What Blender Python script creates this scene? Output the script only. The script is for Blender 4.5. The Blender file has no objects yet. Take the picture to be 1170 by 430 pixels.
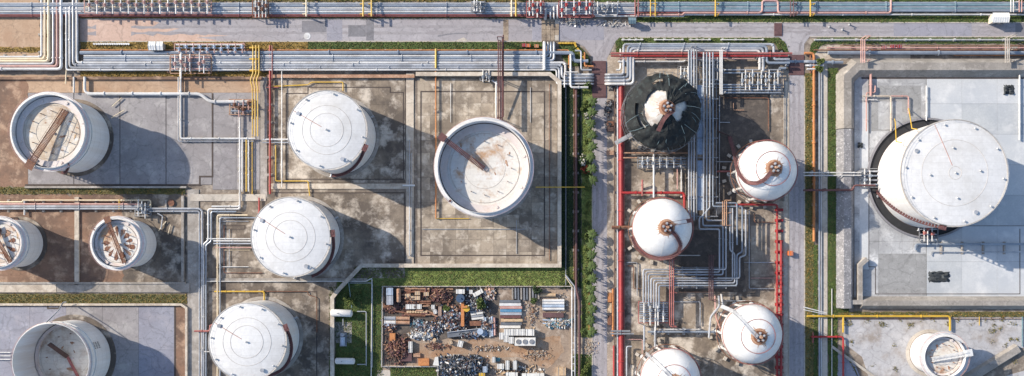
import bpy, math, random
from mathutils import Vector, Matrix
random.seed(7)
SC = bpy.context.scene
COL = SC.collection
R = math.radians
# ---------------------------------------------------------------- scale, camera, light
S = 0.28                      # metres on the ground per pixel of the 1170 px wide survey picture
H = 260.0                     # flying height
NX, NY = 610.0, 288.0         # the point straight below the camera
cam_d = bpy.data.cameras.new('camera'); cam = bpy.data.objects.new('camera', cam_d); COL.objects.link(cam)
cam.location = (0, 0, H)
cam_d.sensor_fit = 'HORIZONTAL'; cam_d.sensor_width = 36; cam_d.lens = 36*H/(1170*S)
cam_d.shift_x = (585-NX)/1170; cam_d.shift_y = (NY-215)/1170
cam_d.clip_start = 1; cam_d.clip_end = 5000
SC.camera = cam
SUN_EL = R(27.5); SUN_AZ = math.atan2(0.39, -0.92)   # direction towards the sun, in the xy plane
w = bpy.data.worlds.new('World'); SC.world = w; w.use_nodes = True
nt = w.node_tree; bg = nt.nodes['Background']
sky = nt.nodes.new('ShaderNodeTexSky'); sky.sky_type = 'NISHITA'; sky.sun_disc = False
sky.sun_elevation = SUN_EL; sky.sun_rotation = R(90) - SUN_AZ
nt.links.new(sky.outputs[0], bg.inputs[0]); bg.inputs[1].default_value = 0.145
sd = bpy.data.lights.new('sun', 'SUN'); so = bpy.data.objects.new('sun', sd); COL.objects.link(so)
sd.energy = 4.7; sd.angle = R(0.5); sd.color = (1.0, 0.90, 0.76)
to_sun = Vector((math.cos(SUN_EL)*math.cos(SUN_AZ), math.cos(SUN_EL)*math.sin(SUN_AZ), math.sin(SUN_EL)))
so.rotation_euler = to_sun.to_track_quat('Z', 'Y').to_euler(); so.location = to_sun*400
SC.view_settings.view_transform = 'Standard'; SC.view_settings.look = 'None'
SC.view_settings.exposure = 0.6; SC.view_settings.gamma = 1.0; SC.view_settings.use_curve_mapping = False

# ---------------------------------------------------------------- materials
def mat(name, base, dark=None, light=None, big=0.05, mid=0.35, fine=2.0, d_amt=0.5, l_amt=0.3, rough=0.85, metal=0.0, bump=0.3, streak=False, d_thr=0.5, l_thr=0.56, plates=None, soft=.1):
    m = bpy.data.materials.new(name); m.use_nodes = True
    n = m.node_tree.nodes; L = m.node_tree.links; b = n['Principled BSDF']
    b.inputs['Roughness'].default_value = rough; b.inputs['Metallic'].default_value = metal
    geo = n.new('ShaderNodeNewGeometry'); mp = n.new('ShaderNodeMapping'); L.new(geo.outputs['Position'], mp.inputs[0])
    if streak: mp.inputs['Scale'].default_value = (1, 1, 0.08)
    off = random.random()*300
    mp.inputs['Location'].default_value = (off, off*.7, 0)
    def noise(sc, det=4, ro=.6):
        t = n.new('ShaderNodeTexNoise'); t.inputs['Scale'].default_value = sc; t.inputs['Detail'].default_value = det
        t.inputs['Roughness'].default_value = ro; L.new(mp.outputs[0], t.inputs['Vector']); return t.outputs['Fac']
    def ramp(src, a, c, lo, hi):
        t = n.new('ShaderNodeMapRange'); t.inputs[1].default_value = a; t.inputs[2].default_value = c
        t.inputs[3].default_value = lo; t.inputs[4].default_value = hi; L.new(src, t.inputs[0]); return t.outputs[0]
    def mix(fac, c1, c2, bt='MIX'):
        t = n.new('ShaderNodeMix'); t.data_type = 'RGBA'; t.blend_type = bt
        L.new(fac, t.inputs[0])
        for s, c in ((6, c1), (7, c2)):
            if isinstance(c, tuple): t.inputs[s].default_value = (*c, 1)
            else: L.new(c, t.inputs[s])
        return t.outputs[2]
    g = 1.22 if .04 < max(base) < .5 and rough > .7 else 1.0           # weathered mineral surfaces
    base = tuple(x*g for x in base); dark = dark and tuple(x*g for x in dark); light = light and tuple(min(.72, x*g) for x in light)
    dark = dark or tuple(c*.6 for c in base); light = light or tuple(min(1, c*1.35+.02) for c in base)
    nf = noise(fine, 5, .7)
    c = mix(ramp(nf, .3, .7, 0, .6), base, tuple(x*.72 for x in base))
    c = mix(ramp(noise(big, 8, .66), d_thr-.07, d_thr+soft, 0, d_amt), c, dark)
    c = mix(ramp(noise(mid, 6, .65), l_thr-.05, l_thr+.1, 0, l_amt), c, light)
    if g > 1.2:                    # grime: small dark blotches, pale wear and fine cracks of the surface itself
        c = mix(ramp(noise(.75, 7, .7), .55, .68, 0, .55), c, tuple(x*.42 for x in base))
        c = mix(ramp(noise(.22, 9, .75), .57, .68, 0, .4), c, tuple(min(.7, x*1.5) for x in base))
        vo = n.new('ShaderNodeTexVoronoi'); vo.feature = 'DISTANCE_TO_EDGE'; vo.inputs['Scale'].default_value = .16; vo.inputs['Randomness'].default_value = 1
        wp = n.new('ShaderNodeTexNoise'); wp.inputs['Scale'].default_value = .5; L.new(mp.outputs[0], wp.inputs['Vector'])
        vm = n.new('ShaderNodeVectorMath'); vm.operation = 'MULTIPLY_ADD'; L.new(wp.outputs['Color'], vm.inputs[0]); vm.inputs[1].default_value = (2.5, 2.5, 0); L.new(mp.outputs[0], vm.inputs[2]); L.new(vm.outputs[0], vo.inputs['Vector'])
        c = mix(ramp(vo.outputs['Distance'], 0, .03, .38, 0), c, tuple(x*.4 for x in base))
    if plates:                     # plate joints, a fine printed line
        br = n.new('ShaderNodeTexBrick'); L.new(mp.outputs[0], br.inputs['Vector']); br.inputs['Scale'].default_value = 1.0
        br.inputs['Brick Width'].default_value = plates[0]; br.inputs['Row Height'].default_value = plates[1]; br.inputs['Mortar Size'].default_value = .05; br.inputs['Mortar Smooth'].default_value = .6
        c = mix(ramp(br.outputs['Fac'], 0, 1, 0, plates[2]), c, tuple(x*.45 for x in base))
        t = n.new('ShaderNodeMix'); t.data_type = 'RGBA'; t.blend_type = 'MULTIPLY'; t.inputs[0].default_value = .35*plates[2]/.5
        L.new(c, t.inputs[6]); br.inputs['Color1'].default_value = (1, 1, 1, 1); br.inputs['Color2'].default_value = (.78, .77, .75, 1); br.inputs['Mortar'].default_value = (1, 1, 1, 1); L.new(br.outputs['Color'], t.inputs[7]); c = t.outputs[2]
    L.new(c, b.inputs['Base Color'])
    if bump:
        bp = n.new('ShaderNodeBump'); bp.inputs['Strength'].default_value = bump; bp.inputs['Distance'].default_value = .15
        L.new(nf, bp.inputs['Height']); L.new(bp.outputs[0], b.inputs['Normal'])
    return m
M = {}
def dm(k, *a, **kw): M[k] = mat(k, *a, **kw)
# ground and concrete
dm('earth', (.21, .17, .135), (.085, .07, .06), (.38, .33, .27), big=.06, mid=.3, d_amt=.75, l_amt=.7)
dm('earth_flare_red', (.20, .115, .075), (.085, .055, .042), (.38, .27, .19), big=.09, mid=.22, d_amt=.8, l_amt=.7)  # brown soil, reddened by lens flare warmth put into its colour
dm('earth_flare_tan', (.36, .25, .17), (.25, .14, .08), (.48, .36, .26), big=.05, mid=.3)  # earth with the orange flare wash put into its tan
dm('gravel', (.34, .28, .22), (.18, .14, .11), (.5, .44, .37), big=.2, mid=.9, fine=3, l_amt=.6)
dm('road', (.30, .285, .30), (.23, .21, .22), (.36, .34, .35), big=.03, mid=.2, d_amt=.6, l_amt=.4, bump=.1)
dm('road_flare_pink', (.44, .31, .25), (.34, .22, .17), (.52, .40, .34), big=.03, mid=.15, d_amt=.5, l_amt=.4, bump=.1)  # road grey turned pink: flare glow painted into the colour
dm('road_dark', (.17, .165, .18), (.12, .12, .13), (.24, .23, .25), big=.1, mid=.4, bump=.1)
dm('road_blue', (.24, .235, .27), (.19, .19, .22), (.31, .3, .33), big=.1, mid=.4, bump=.1)
dm('culvert', (.28, .22, .16), (.12, .09, .07), (.4, .34, .27), big=.25, mid=.9, d_amt=.8)
dm('bridge_red', (.10, .052, .055), (.07, .04, .04), (.15, .08, .08), big=.2, mid=.5)
dm('cell_floor', (.235, .19, .146), (.07, .056, .047), (.54, .48, .41), big=.065, mid=.16, fine=1.6, d_amt=.9, l_amt=.75, d_thr=.475, l_thr=.535)
dm('cell_dark', (.18, .143, .11), (.058, .047, .041), (.45, .395, .335), big=.08, mid=.19, fine=1.6, d_amt=.9, l_amt=.65, d_thr=.475, l_thr=.545)
dm('slab_a', (.32, .266, .207), (.115, .093, .073), (.53, .47, .395), big=.075, mid=.25, d_amt=.9, l_amt=.65, d_thr=.495)
dm('slab_b', (.275, .228, .18), (.118, .095, .075), (.46, .405, .34), big=.09, mid=.3, d_amt=.85, l_amt=.6, d_thr=.51)
dm('slab_c', (.35, .295, .232), (.13, .105, .083), (.55, .49, .415), big=.075, mid=.25, d_amt=.85, l_amt=.65, d_thr=.50)
dm('grey_floor', (.245, .232, .238), (.15, .135, .14), (.35, .335, .325), big=.045, mid=.16, d_amt=.6, l_amt=.5, bump=.1)
dm('grey_floor_b', (.26, .245, .248), (.165, .15, .15), (.37, .35, .34), big=.045, mid=.16, d_amt=.6, l_amt=.5, bump=.1)
dm('blue_floor', (.22, .225, .27), (.14, .13, .16), (.33, .31, .33), big=.04, mid=.2, d_amt=.6, l_amt=.3, bump=.1)
dm('pale_floor', (.54, .555, .57), (.40, .425, .46), (.64, .64, .64), big=.045, mid=.14, d_amt=.7, l_amt=.6, bump=.08)
dm('pale_floor_b', (.46, .48, .50), (.32, .345, .38), (.60, .60, .60), big=.05, mid=.16, d_amt=.75, l_amt=.5, bump=.08)
dm('compound_floor', (.36, .365, .375), (.21, .21, .215), (.60, .60, .60), big=.05, mid=.16, d_amt=.7, l_amt=.6, bump=.1)
dm('compound_dark', (.25, .25, .25), (.18, .18, .18), (.36, .36, .36), big=.08, mid=.3, d_amt=.6, bump=.1)
dm('weedy_floor', (.35, .345, .355), (.19, .15, .115), (.46, .45, .455), big=.12, mid=.2, d_amt=.75, l_amt=.5, d_thr=.555, bump=.1)
dm('bund', (.26, .24, .22), (.14, .125, .11), (.40, .37, .34), big=.1, mid=.4, d_amt=.6, l_amt=.5)
dm('bund_flaked', (.21, .205, .215), (.10, .10, .11), (.60, .61, .65), big=.25, mid=1.6, fine=4, d_amt=.6, l_amt=.8, l_thr=.60)
dm('wall_pale', (.46, .40, .33), (.24, .19, .15), (.60, .55, .48), big=.12, mid=.5, d_amt=.6, l_amt=.5)
dm('wall_grey', (.30, .275, .25), (.15, .13, .11), (.44, .41, .38), big=.12, mid=.5, d_amt=.6, l_amt=.5)
dm('kerb', (.42, .38, .33), (.24, .2, .16), (.55, .5, .45), big=.15, mid=.6)
dm('drain', (.06, .045, .04), (.03, .025, .022), (.1, .075, .06), big=.3, mid=1)
dm('yard_dirt', (.27, .205, .155), (.11, .08, .065), (.42, .36, .30), big=.09, mid=.3, d_amt=.6, l_amt=.6)
dm('orange_dirt', (.27, .185, .125), (.23, .12, .06), (.38, .30, .23), big=.09, mid=.25, d_amt=.7, l_amt=.6)
dm('oil_ground', (.085, .07, .06), (.04, .034, .031), (.17, .14, .115), big=.12, mid=.4, l_amt=.5)
# grass
dm('grass', (.065, .10, .022), (.03, .055, .014), (.14, .16, .04), big=.12, mid=.5, fine=3, d_amt=.7, l_amt=.5, bump=.6)
dm('grass_bright', (.15, .19, .045), (.07, .11, .025), (.27, .27, .09), big=.15, mid=.5, fine=3, d_amt=.8, l_amt=.6, bump=.6)  # lighter copy of the grass, sunlight put into its colour
dm('road_worn', (.25, .235, .245), (.21, .19, .20), (.30, .285, .29), big=.1, mid=.3, bump=.1)
dm('grass_dark', (.02, .036, .012), (.012, .02, .009), (.04, .065, .02), big=.12, mid=.5, fine=3, bump=.6)  # darker copy of the grass, shade of the strip put into its colour
dm('grass_flare_ochre', (.26, .165, .04), (.17, .12, .03), (.40, .27, .10), big=.12, mid=.5, fine=3, bump=.6)  # verge grass, orange flare wash painted into its ochre
dm('grass_olive', (.13, .115, .04), (.07, .06, .025), (.24, .20, .10), big=.12, mid=.5, fine=3, bump=.6)
dm('leaf_a', (.055, .085, .02), (.03, .05, .014), (.11, .14, .035), big=.8, mid=1.5, bump=0)
dm('leaf_b', (.09, .12, .025), (.05, .07, .02), (.16, .19, .05), big=.8, mid=1.5, bump=0)
dm('leaf_dark', (.03, .05, .018), (.018, .03, .012), (.06, .085, .03), big=.8, mid=1.5, bump=0)
dm('blossom_white', (.7, .66, .60), bump=0); dm('blossom_red', (.42, .04, .03), bump=0)
dm('bark', (.09, .065, .045))
# paint and metal
dm('white_tank', (.68, .68, .685), (.46, .44, .41), (.76, .76, .76), big=.09, mid=.25, fine=.9, d_amt=.6, l_amt=.4, rough=.55, bump=.02, plates=(6.0, 2.0, .35), d_thr=.54, soft=.22)
dm('white_wall', (.73, .73, .735), (.58, .52, .46), (.77, .77, .77), big=.45, mid=.9, fine=1.6, d_amt=.5, l_amt=.3, rough=.5, bump=.02, streak=True, soft=.15)
dm('white_rust', (.68, .655, .61), (.42, .22, .09), (.76, .75, .72), big=.15, mid=.2, fine=1.2, d_amt=.85, l_amt=.5, rough=.65, bump=.03, d_thr=.56, plates=(6.0, 2.0, .4), soft=.08)
dm('deck_stain', (.66, .59, .49), (.33, .195, .10), (.80, .77, .70), big=.17, mid=.3, fine=1.2, d_amt=.8, l_amt=.8, rough=.7, bump=.05, d_thr=.53, plates=(5.0, 1.9, .45), soft=.16)
dm('deck_grey', (.72, .69, .63), (.30, .20, .13), (.74, .72, .68), big=.2, mid=.3, fine=1.2, d_amt=.85, l_amt=.6, rough=.7, bump=.05, d_thr=.53, plates=(5.0, 1.9, .5), soft=.1)
dm('pontoon', (.62, .56, .54), (.42, .28, .2), (.72, .68, .66), big=.2, mid=.4, d_amt=.6, rough=.6, d_thr=.58, bump=.05)
dm('inner_wall', (.66, .67, .69), (.50, .45, .40), (.72, .72, .73), big=.5, mid=.9, fine=1.6, streak=True, rough=.6, bump=.02)
dm('sphere_white', (.72, .72, .725), (.56, .53, .49), (.85, .85, .85), big=.14, mid=.3, fine=.9, d_amt=.5, l_amt=.3, rough=.42, bump=.01, d_thr=.55, soft=.2)
dm('old_shell', (.50, .49, .47), (.28, .22, .18), (.66, .65, .63), big=.2, mid=.35, fine=1.0, d_amt=.8, l_amt=.6, rough=.6, bump=.05, d_thr=.53)
dm('weld', (.50, .46, .42), rough=.65, bump=0); dm('weld_red', (.42, .2, .15), rough=.7, bump=0)
dm('rust', (.17, .075, .045), (.08, .04, .03), (.30, .15, .085), big=.5, mid=1.5, d_amt=.6, l_amt=.6)
dm('rust_light', (.34, .20, .13), (.2, .10, .06), (.5, .36, .26), big=.5, mid=1.5, d_amt=.6, l_amt=.6)
dm('rust_orange', (.42, .17, .06), (.24, .09, .04), (.55, .3, .14), big=.5, mid=1.5)
dm('rust_dark', (.085, .05, .042), (.04, .028, .026), (.16, .09, .07), big=.5, mid=1.5)
dm('stair_brown', (.12, .05, .05), (.07, .035, .035), (.2, .1, .09), big=.5, mid=1.5)
dm('red', (.36, .028, .03), (.19, .02, .022), (.46, .08, .07), big=.15, mid=.6, d_amt=.6, l_amt=.5, rough=.55, bump=.05)
dm('red_faded', (.34, .11, .10), (.2, .06, .055), (.48, .24, .21), big=.3, mid=.8, rough=.6, bump=.05)
dm('pink', (.50, .30, .27), (.33, .17, .14), (.62, .45, .41), big=.3, mid=.8, rough=.6, bump=.05)
dm('yellow', (.60, .38, .04), (.4, .24, .04), (.7, .5, .12), big=.3, mid=.8, rough=.5, bump=.05)
dm('pipe_white', (.66, .66, .66), (.40, .375, .35), (.78, .78, .78), big=.12, mid=.4, d_amt=.7, l_amt=.4, rough=.45, bump=.03)
dm('pipe_pale', (.42, .44, .48), (.24, .245, .26), (.58, .59, .62), big=.12, mid=.4, d_amt=.7, l_amt=.5, rough=.4, metal=.2, bump=.03)
dm('pipe_blue', (.29, .335, .40), (.18, .2, .24), (.45, .49, .54), big=.1, mid=.5, d_amt=.6, rough=.4, metal=.25, bump=.03)
dm('pipe_teal', (.23, .34, .38), (.14, .2, .23), (.38, .48, .52), big=.1, mid=.5, d_amt=.6, rough=.4, metal=.2, bump=.03)
dm('pipe_grey', (.16, .175, .20), (.09, .095, .11), (.28, .3, .32), big=.1, mid=.5, rough=.5, metal=.2, bump=.03)
dm('pipe_cream', (.72, .60, .42), (.52, .38, .24), (.8, .72, .58), big=.12, mid=.5, rough=.5, bump=.03)
dm('steel', (.30, .31, .33), (.16, .15, .15), (.44, .45, .47), big=.4, mid=1.5, rough=.5, metal=.4, bump=.05)
dm('black_net', (.010, .013, .015), (.005, .006, .008), (.035, .05, .052), big=.35, mid=.7, fine=2.0, d_amt=.7, l_amt=.6, rough=.85, bump=1.0)
dm('ink', (.03, .03, .035), bump=0)
dm('blue_paint', (.10, .26, .42), (.06, .15, .26), (.25, .42, .55), big=.5, mid=1.5, rough=.5, bump=.05)
dm('blue_pale', (.38, .46, .58), (.2, .25, .33), (.55, .62, .7), big=.5, mid=1.5, rough=.5, bump=.05)
dm('blue_dark', (.05, .09, .16), (.03, .045, .08), (.12, .18, .27), big=.5, mid=1.5, rough=.5, bump=.05)
dm('teal', (.10, .24, .28), (.05, .12, .14), (.26, .4, .42), big=.5, mid=1.5, rough=.5, bump=.05)
dm('crate_white', (.70, .69, .66), (.45, .42, .38), (.8, .79, .77), big=.6, mid=1.5, rough=.6, bump=.05)
dm('tan_wood', (.48, .34, .21), (.3, .2, .12), (.6, .47, .33), big=.6, mid=1.5)
dm('rubber', (.025, .025, .028), bump=.1)
dm('tarp_black', (.03, .036, .042), (.015, .018, .02), (.10, .115, .13), big=.5, mid=.8, bump=.8)
dm('orange', (.62, .16, .04), bump=.05)
dm('roof_sheet', (.74, .74, .73), (.6, .6, .58), rough=.5, bump=.03)

# ---------------------------------------------------------------- mesh builder
ORG = {}                      # object -> its origin in the world
class MB:
    def __init__(s): s.v = []; s.f = []; s.mi = []; s.cur = 0
    def add(s, vs, fs):
        o = len(s.v); s.v += [tuple(v) for v in vs]; s.f += [tuple(i+o for i in f) for f in fs]; s.mi += [s.cur]*len(fs); return s
    def box(s, c, d, rz=0.0, tilt=None):
        x, y, z = d[0]/2, d[1]/2, d[2]/2
        m = Matrix.Rotation(rz, 3, 'Z')
        if tilt: m = m @ Matrix.Rotation(tilt[0], 3, 'X') @ Matrix.Rotation(tilt[1], 3, 'Y')
        vs = [Vector(c) + m @ Vector((a*x, b*y, k*z)) for k in (-1, 1) for a, b in ((-1, -1), (1, -1), (1, 1), (-1, 1))]
        return s.add(vs, [(3, 2, 1, 0), (4, 5, 6, 7), (0, 1, 5, 4), (1, 2, 6, 5), (2, 3, 7, 6), (3, 0, 4, 7)])
    def bar(s, a, b, wd, ht):   # box beam from a to b
        a, b = Vector(a), Vector(b); d = (b-a); L = d.length
        if L < 1e-6: return s
        d /= L; up = Vector((0, 0, 1)) if abs(d.z) < .95 else Vector((1, 0, 0))
        sx = d.cross(up).normalized()*wd/2; sy = sx.cross(d).normalized()*ht/2
        vs = [p + q for p in (a, b) for q in (-sx-sy, sx-sy, sx+sy, -sx+sy)]
        return s.add(vs, [(3, 2, 1, 0), (4, 5, 6, 7), (0, 1, 5, 4), (1, 2, 6, 5), (2, 3, 7, 6), (3, 0, 4, 7)])
    def tube(s, pts, r, n=8, closed=False, caps=True):
        P = [Vector(p) for p in pts]; N = len(P)
        if N < 2: return s
        T = []
        for i in range(N):
            a = P[(i-1) % N] if (closed or i > 0) else P[i]; b = P[(i+1) % N] if (closed or i < N-1) else P[i]
            t = (b-a); T.append(t.normalized() if t.length > 1e-9 else Vector((1, 0, 0)))
        up = Vector((0, 0, 1)) if abs(T[0].z) < .9 else Vector((0, 1, 0))
        u = (up - T[0]*up.dot(T[0])).normalized(); rings = []
        for i in range(N):
            u = (u - T[i]*u.dot(T[i]))
            u = u.normalized() if u.length > 1e-6 else T[i].orthogonal().normalized()
            v = T[i].cross(u); k = 1.0
            if 0 < i < N-1 and not closed:
                ca = (P[i]-P[i-1]).normalized().dot((P[i+1]-P[i]).normalized()); k = 1/max(.6, math.sqrt(max(0, (1+ca)/2)))
            rr = r[i] if isinstance(r, (list, tuple)) else r
            rings.append([P[i] + (u*math.cos(2*math.pi*j/n) + v*math.sin(2*math.pi*j/n))*rr*k for j in range(n)])
        vs = [q for rg in rings for q in rg]; fs = []
        for i in range(N if closed else N-1):
            for j in range(n):
                a, b = i*n, ((i+1) % N)*n; fs.append((a+j, a+(j+1) % n, b+(j+1) % n, b+j))
        if caps and not closed: fs += [tuple(range(n-1, -1, -1)), tuple((N-1)*n+j for j in range(n))]
        return s.add(vs, fs)
    def cyl(s, c, r, h, n=16, r2=None):   # upright, c = base centre
        c = Vector(c); r2 = r if r2 is None else r2
        vs = [c + Vector((math.cos(2*math.pi*j/n)*q, math.sin(2*math.pi*j/n)*q, z)) for q, z in ((r, 0), (r2, h)) for j in range(n)]
        fs = [(j, (j+1) % n, n+(j+1) % n, n+j) for j in range(n)] + [tuple(range(n-1, -1, -1)), tuple(range(n, 2*n))]
        return s.add(vs, fs)
    def rev(s, c, prof, n=48, a0=0, a1=2*math.pi):   # surface of revolution, prof = [(r, z)...]
        c = Vector(c); full = abs(a1-a0-2*math.pi) < 1e-6; m = n if full else n+1
        vs = [c + Vector((r*math.cos(a0+(a1-a0)*j/n), r*math.sin(a0+(a1-a0)*j/n), z)) for r, z in prof for j in range(m)]
        fs = [(i*m+j, i*m+(j+1) % m, (i+1)*m+(j+1) % m, (i+1)*m+j) for i in range(len(prof)-1) for j in range(n)]
        return s.add(vs, fs)
    def poly(s, pts, z0, z1):    # prism over a plan outline
        n = len(pts)
        if sum(pts[i][0]*pts[(i+1) % n][1]-pts[(i+1) % n][0]*pts[i][1] for i in range(n)) < 0: pts = pts[::-1]
        vs = [(x, y, z0) for x, y in pts] + [(x, y, z1) for x, y in pts]
        return s.add(vs, [tuple(range(n, 2*n))] + [(i, (i+1) % n, n+(i+1) % n, n+i) for i in range(n)])
    def mesh(s, name, mats, org=(0, 0, 0), smooth=True):
        me = bpy.data.meshes.new(name); o = Vector(org)
        me.from_pydata([(v[0]-o.x, v[1]-o.y, v[2]-o.z) for v in s.v], [], s.f)
        mats = mats if isinstance(mats, (list, tuple)) else [mats]
        for m in mats: me.materials.append(M[m])
        if len(mats) > 1: me.polygons.foreach_set('material_index', s.mi)
        if smooth:
            me.polygons.foreach_set('use_smooth', [True]*len(s.f)); me.set_sharp_from_angle(angle=R(35))
        me.update(); return me
    def build(s, name, mats, parent=None, smooth=True, org=None):
        if not s.v: return None
        if parent is not None: org = ORG[parent.name]
        elif org is None:
            n = len(s.v); org = Vector((sum(v[0] for v in s.v)/n, sum(v[1] for v in s.v)/n, min(v[2] for v in s.v)))
        o = bpy.data.objects.new(name, s.mesh(name, mats, org, smooth)); COL.objects.link(o)
        if parent is not None: o.parent = parent; ORG[o.name] = org
        else: o.location = org; ORG[o.name] = Vector(org)
        return o
def piece(name, me, loc, parent, rz=0):      # another object on shared mesh data
    o = bpy.data.objects.new(name, me); COL.objects.link(o); o.parent = parent
    o.location = Vector(loc)-ORG[parent.name]; o.rotation_euler = (0, 0, rz); return o
def tag(o, label=None, cat=None, group=None, kind=None):
    for k, v in (('label', label), ('category', cat), ('group', group), ('kind', kind)):
        if v: o[k] = v
    return o
def thing(name, label, cat, loc, group=None):
    o = bpy.data.objects.new(name, None); COL.objects.link(o); o.location = loc; o.empty_display_size = .5
    ORG[o.name] = Vector(loc); return tag(o, label, cat, group)
def copy_thing(root, loc, label=None, rz=0, group=None):
    c = root.copy(); COL.objects.link(c); c.location = loc; c.rotation_euler = (0, 0, rz); ORG[c.name] = Vector(loc)
    if label: c['label'] = label
    if group: c['group'] = group
    for ch in list(root.children):
        d = ch.copy(); COL.objects.link(d); d.parent = c
        for g in list(ch.children):
            e = g.copy(); COL.objects.link(e); e.parent = d
    return c
def P(px, py, z=0.0):           # plan position of a point seen at (px, py) whose height is z
    k = S*(H-z)/H; return Vector(((px-NX)*k, (NY-py)*k, z))
def XY(px, py): return ((px-NX)*S, (NY-py)*S)
def structure(name, mb, m, parent=None, smooth=False):
    o = mb.build(name, m, parent, smooth)
    if parent is None: tag(o, kind='structure')
    return o
def sheet(name, m, pts, z, th=.6):     # pts in picture coordinates; a slab whose top is at z
    if len(pts) == 2: (a, b), (c, d) = pts; pts = [(a, b), (c, b), (c, d), (a, d)]
    return structure(name, MB().poly([XY(*p) for p in pts], z-th, z), m)
def fillet(pts, rad, k=3):
    out = [pts[0]]
    for i in range(1, len(pts)-1):
        a, b, c = pts[i-1], pts[i], pts[i+1]; d1, d2 = (a-b), (c-b); l = min(rad, d1.length*.45, d2.length*.45)
        if d1.length < 1e-6 or d2.length < 1e-6: continue
        d1.normalize(); d2.normalize()
        if d1.dot(d2) < -.98: out.append(b); continue
        p0, p1 = b+d1*l, b+d2*l
        for j in range(k+1):
            t = j/k; out.append(p0*(1-t)**2 + b*2*t*(1-t) + p1*t*t)
    out.append(pts[-1]); return out
# ================================================================ THE SETTING
structure('ground', MB().poly([(-1500, -1500), (1500, -1500), (1500, 1500), (-1500, 1500)], -2, 0), 'earth')
W0, W1, N0, S1 = -90, 1260, -60, 500        # how far the built ground goes on beyond the picture, in survey pixels
RJ = random.Random(77)
def ragged(pts, amp, step=4.0):
    if len(pts) == 2: (a, b), (c, d) = pts; pts = [(a, b), (c, b), (c, d), (a, d)]
    out = []
    for i in range(len(pts)):
        a, b = pts[i], pts[(i+1) % len(pts)]; L = math.hypot(b[0]-a[0], b[1]-a[1]); n = max(1, int(L/step)); nx, ny = (b[1]-a[1])/max(L, .01), -(b[0]-a[0])/max(L, .01)
        out.append(a)
        for k in range(1, n): e = RJ.gauss(0, amp*.55); out.append((a[0]+(b[0]-a[0])*k/n+nx*e, a[1]+(b[1]-a[1])*k/n+ny*e))
    return out
# soil and yard surfaces
sheet('bare_ground', 'earth_flare_tan', ragged([(W0, N0), (46, 66)], 1.6), .02)  # bare earth, flare warmth is in its colour
sheet('bare_ground', 'earth_flare_tan', ragged([(W0, 86), (305, 107)], 1.6), .02)
sheet('soil_flare_red', 'earth_flare_red', ragged([(W0, 88), (32, 214)], 1.6), .024)  # soil whose red holds painted flare warmth
sheet('soil_flare_red', 'earth_flare_red', ragged([(W0, 222), (140, 323)], 1.6), .028)
sheet('brown_soil', 'cell_dark', ragged([(140, 222), (212, 323)], 1.6), .026)
sheet('soil_flare_red', 'earth_flare_red', ragged([(300, 92), (312, 220)], 1.6), .03)
sheet('gravel_shoulder', 'gravel', ragged([(690, 62), (706, S1)], 1.6), .032)
sheet('gravel_shoulder', 'gravel', ragged([(884, 80), (904, S1)], 1.6), .034)
sheet('gravel_shoulder', 'gravel', ragged([(640, 385), (682, S1)], 1.6), .036)
sheet('gravel_apron', 'wall_pale', ragged([(930, 52), (1040, 68)], 1.6), .03)
sheet('bare_ground', 'gravel', ragged([(706, 58), (800, 110)], 1.6), .028)
sheet('stained_ground', 'cell_dark', ragged([(706, 110), (825, 345)], 1.6), .03)
sheet('stained_ground', 'cell_floor', ragged([(706, 180), (770, 345)], 1.6), .038)
sheet('oil_ground', 'oil_ground', ragged([(818, 106), (882, 232)], 1.6), .04)
sheet('oil_ground', 'oil_ground', ragged([(775, 262), (850, 345)], 1.6), .042)
sheet('concrete_pad', 'cell_floor', [(880, 106), (896, 230)], .044)
sheet('concrete_pad', 'slab_c', [(858, 258), (886, 316)], .07)
sheet('concrete_pad', 'cell_floor', [(718, 334), (884, 430)], .045)
sheet('stained_ground', 'cell_floor', ragged([(706, 345), (884, S1)], 1.6), .036)
# roads
sheet('main_road', 'road', [(170, 22.5), (690, 22.5), (690, 26.5), (W1, 26.5), (W1, 42), (925, 42), (919, 50), (918, 66), (902, 66), (898, 50), (890, 42.5), (708, 42.5), (703, 48), (694, 66), (677, 66), (668, 54), (655, 47), (170, 47)], .06)
sheet('main_road', 'road_flare_pink', [(92, 22.5), (168, 22.5), (182, 26), (176, 30), (205, 33), (190, 37), (262, 41), (225, 43), (248, 46), (246, 47), (92, 47)], .0605, .02)  # ragged end where the painted flare pink gives way to grey
sheet('main_road', 'road_flare_pink', [(91, 22.5), (171, 47)], .0595)
sheet('side_road', 'road', [(677.5, 66), (693.5, S1)], .058)
sheet('side_road', 'road', [(902, 66), (918.5, S1)], .0585)
for (a, b, c, d, k) in ((345, 24, 373, 37, 'road_dark'), (373.5, 23, 391, 46.5, 'road_blue'), (398, 29, 418, 42, 'road_dark'), (418.5, 23, 427, 46.5, 'road_dark'), (608, 23.5, 618.5, 46.5, 'road_blue'),
                        (1021, 27, 1110, 41.8, 'road_blue'), (638.5, 24, 690, 46, 'road_blue'), (1160, 27, 1172, 41.5, 'road_dark'), (575, 22.8, 581, 46.8, 'culvert')):
    sheet('road_patch', k, [(a, b), (c, d)], .075)
sheet('road_patch', 'road_flare_pink', [(110, 23.5), (150, 44)], .075)
cv = sheet('culvert_crossing', 'culvert', [(619, 22), (638.5, 47.5)], .16)
me = MB().box((0, 0, 0), (1.28, 1.7, .16)).mesh('paving_block', 'culvert', smooth=False); me2 = MB().box((0, 0, 0), (1.28, 1.7, .16)).mesh('paving_block', 'kerb', smooth=False)
for i in range(4):
    for j in range(4):
        c = XY(621.4+i*4.95, 24.7+j*6.3); piece('paving_block', random.choice((me, me, me2)), (c[0], c[1], .19+random.uniform(-.02, .03)), cv)
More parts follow.
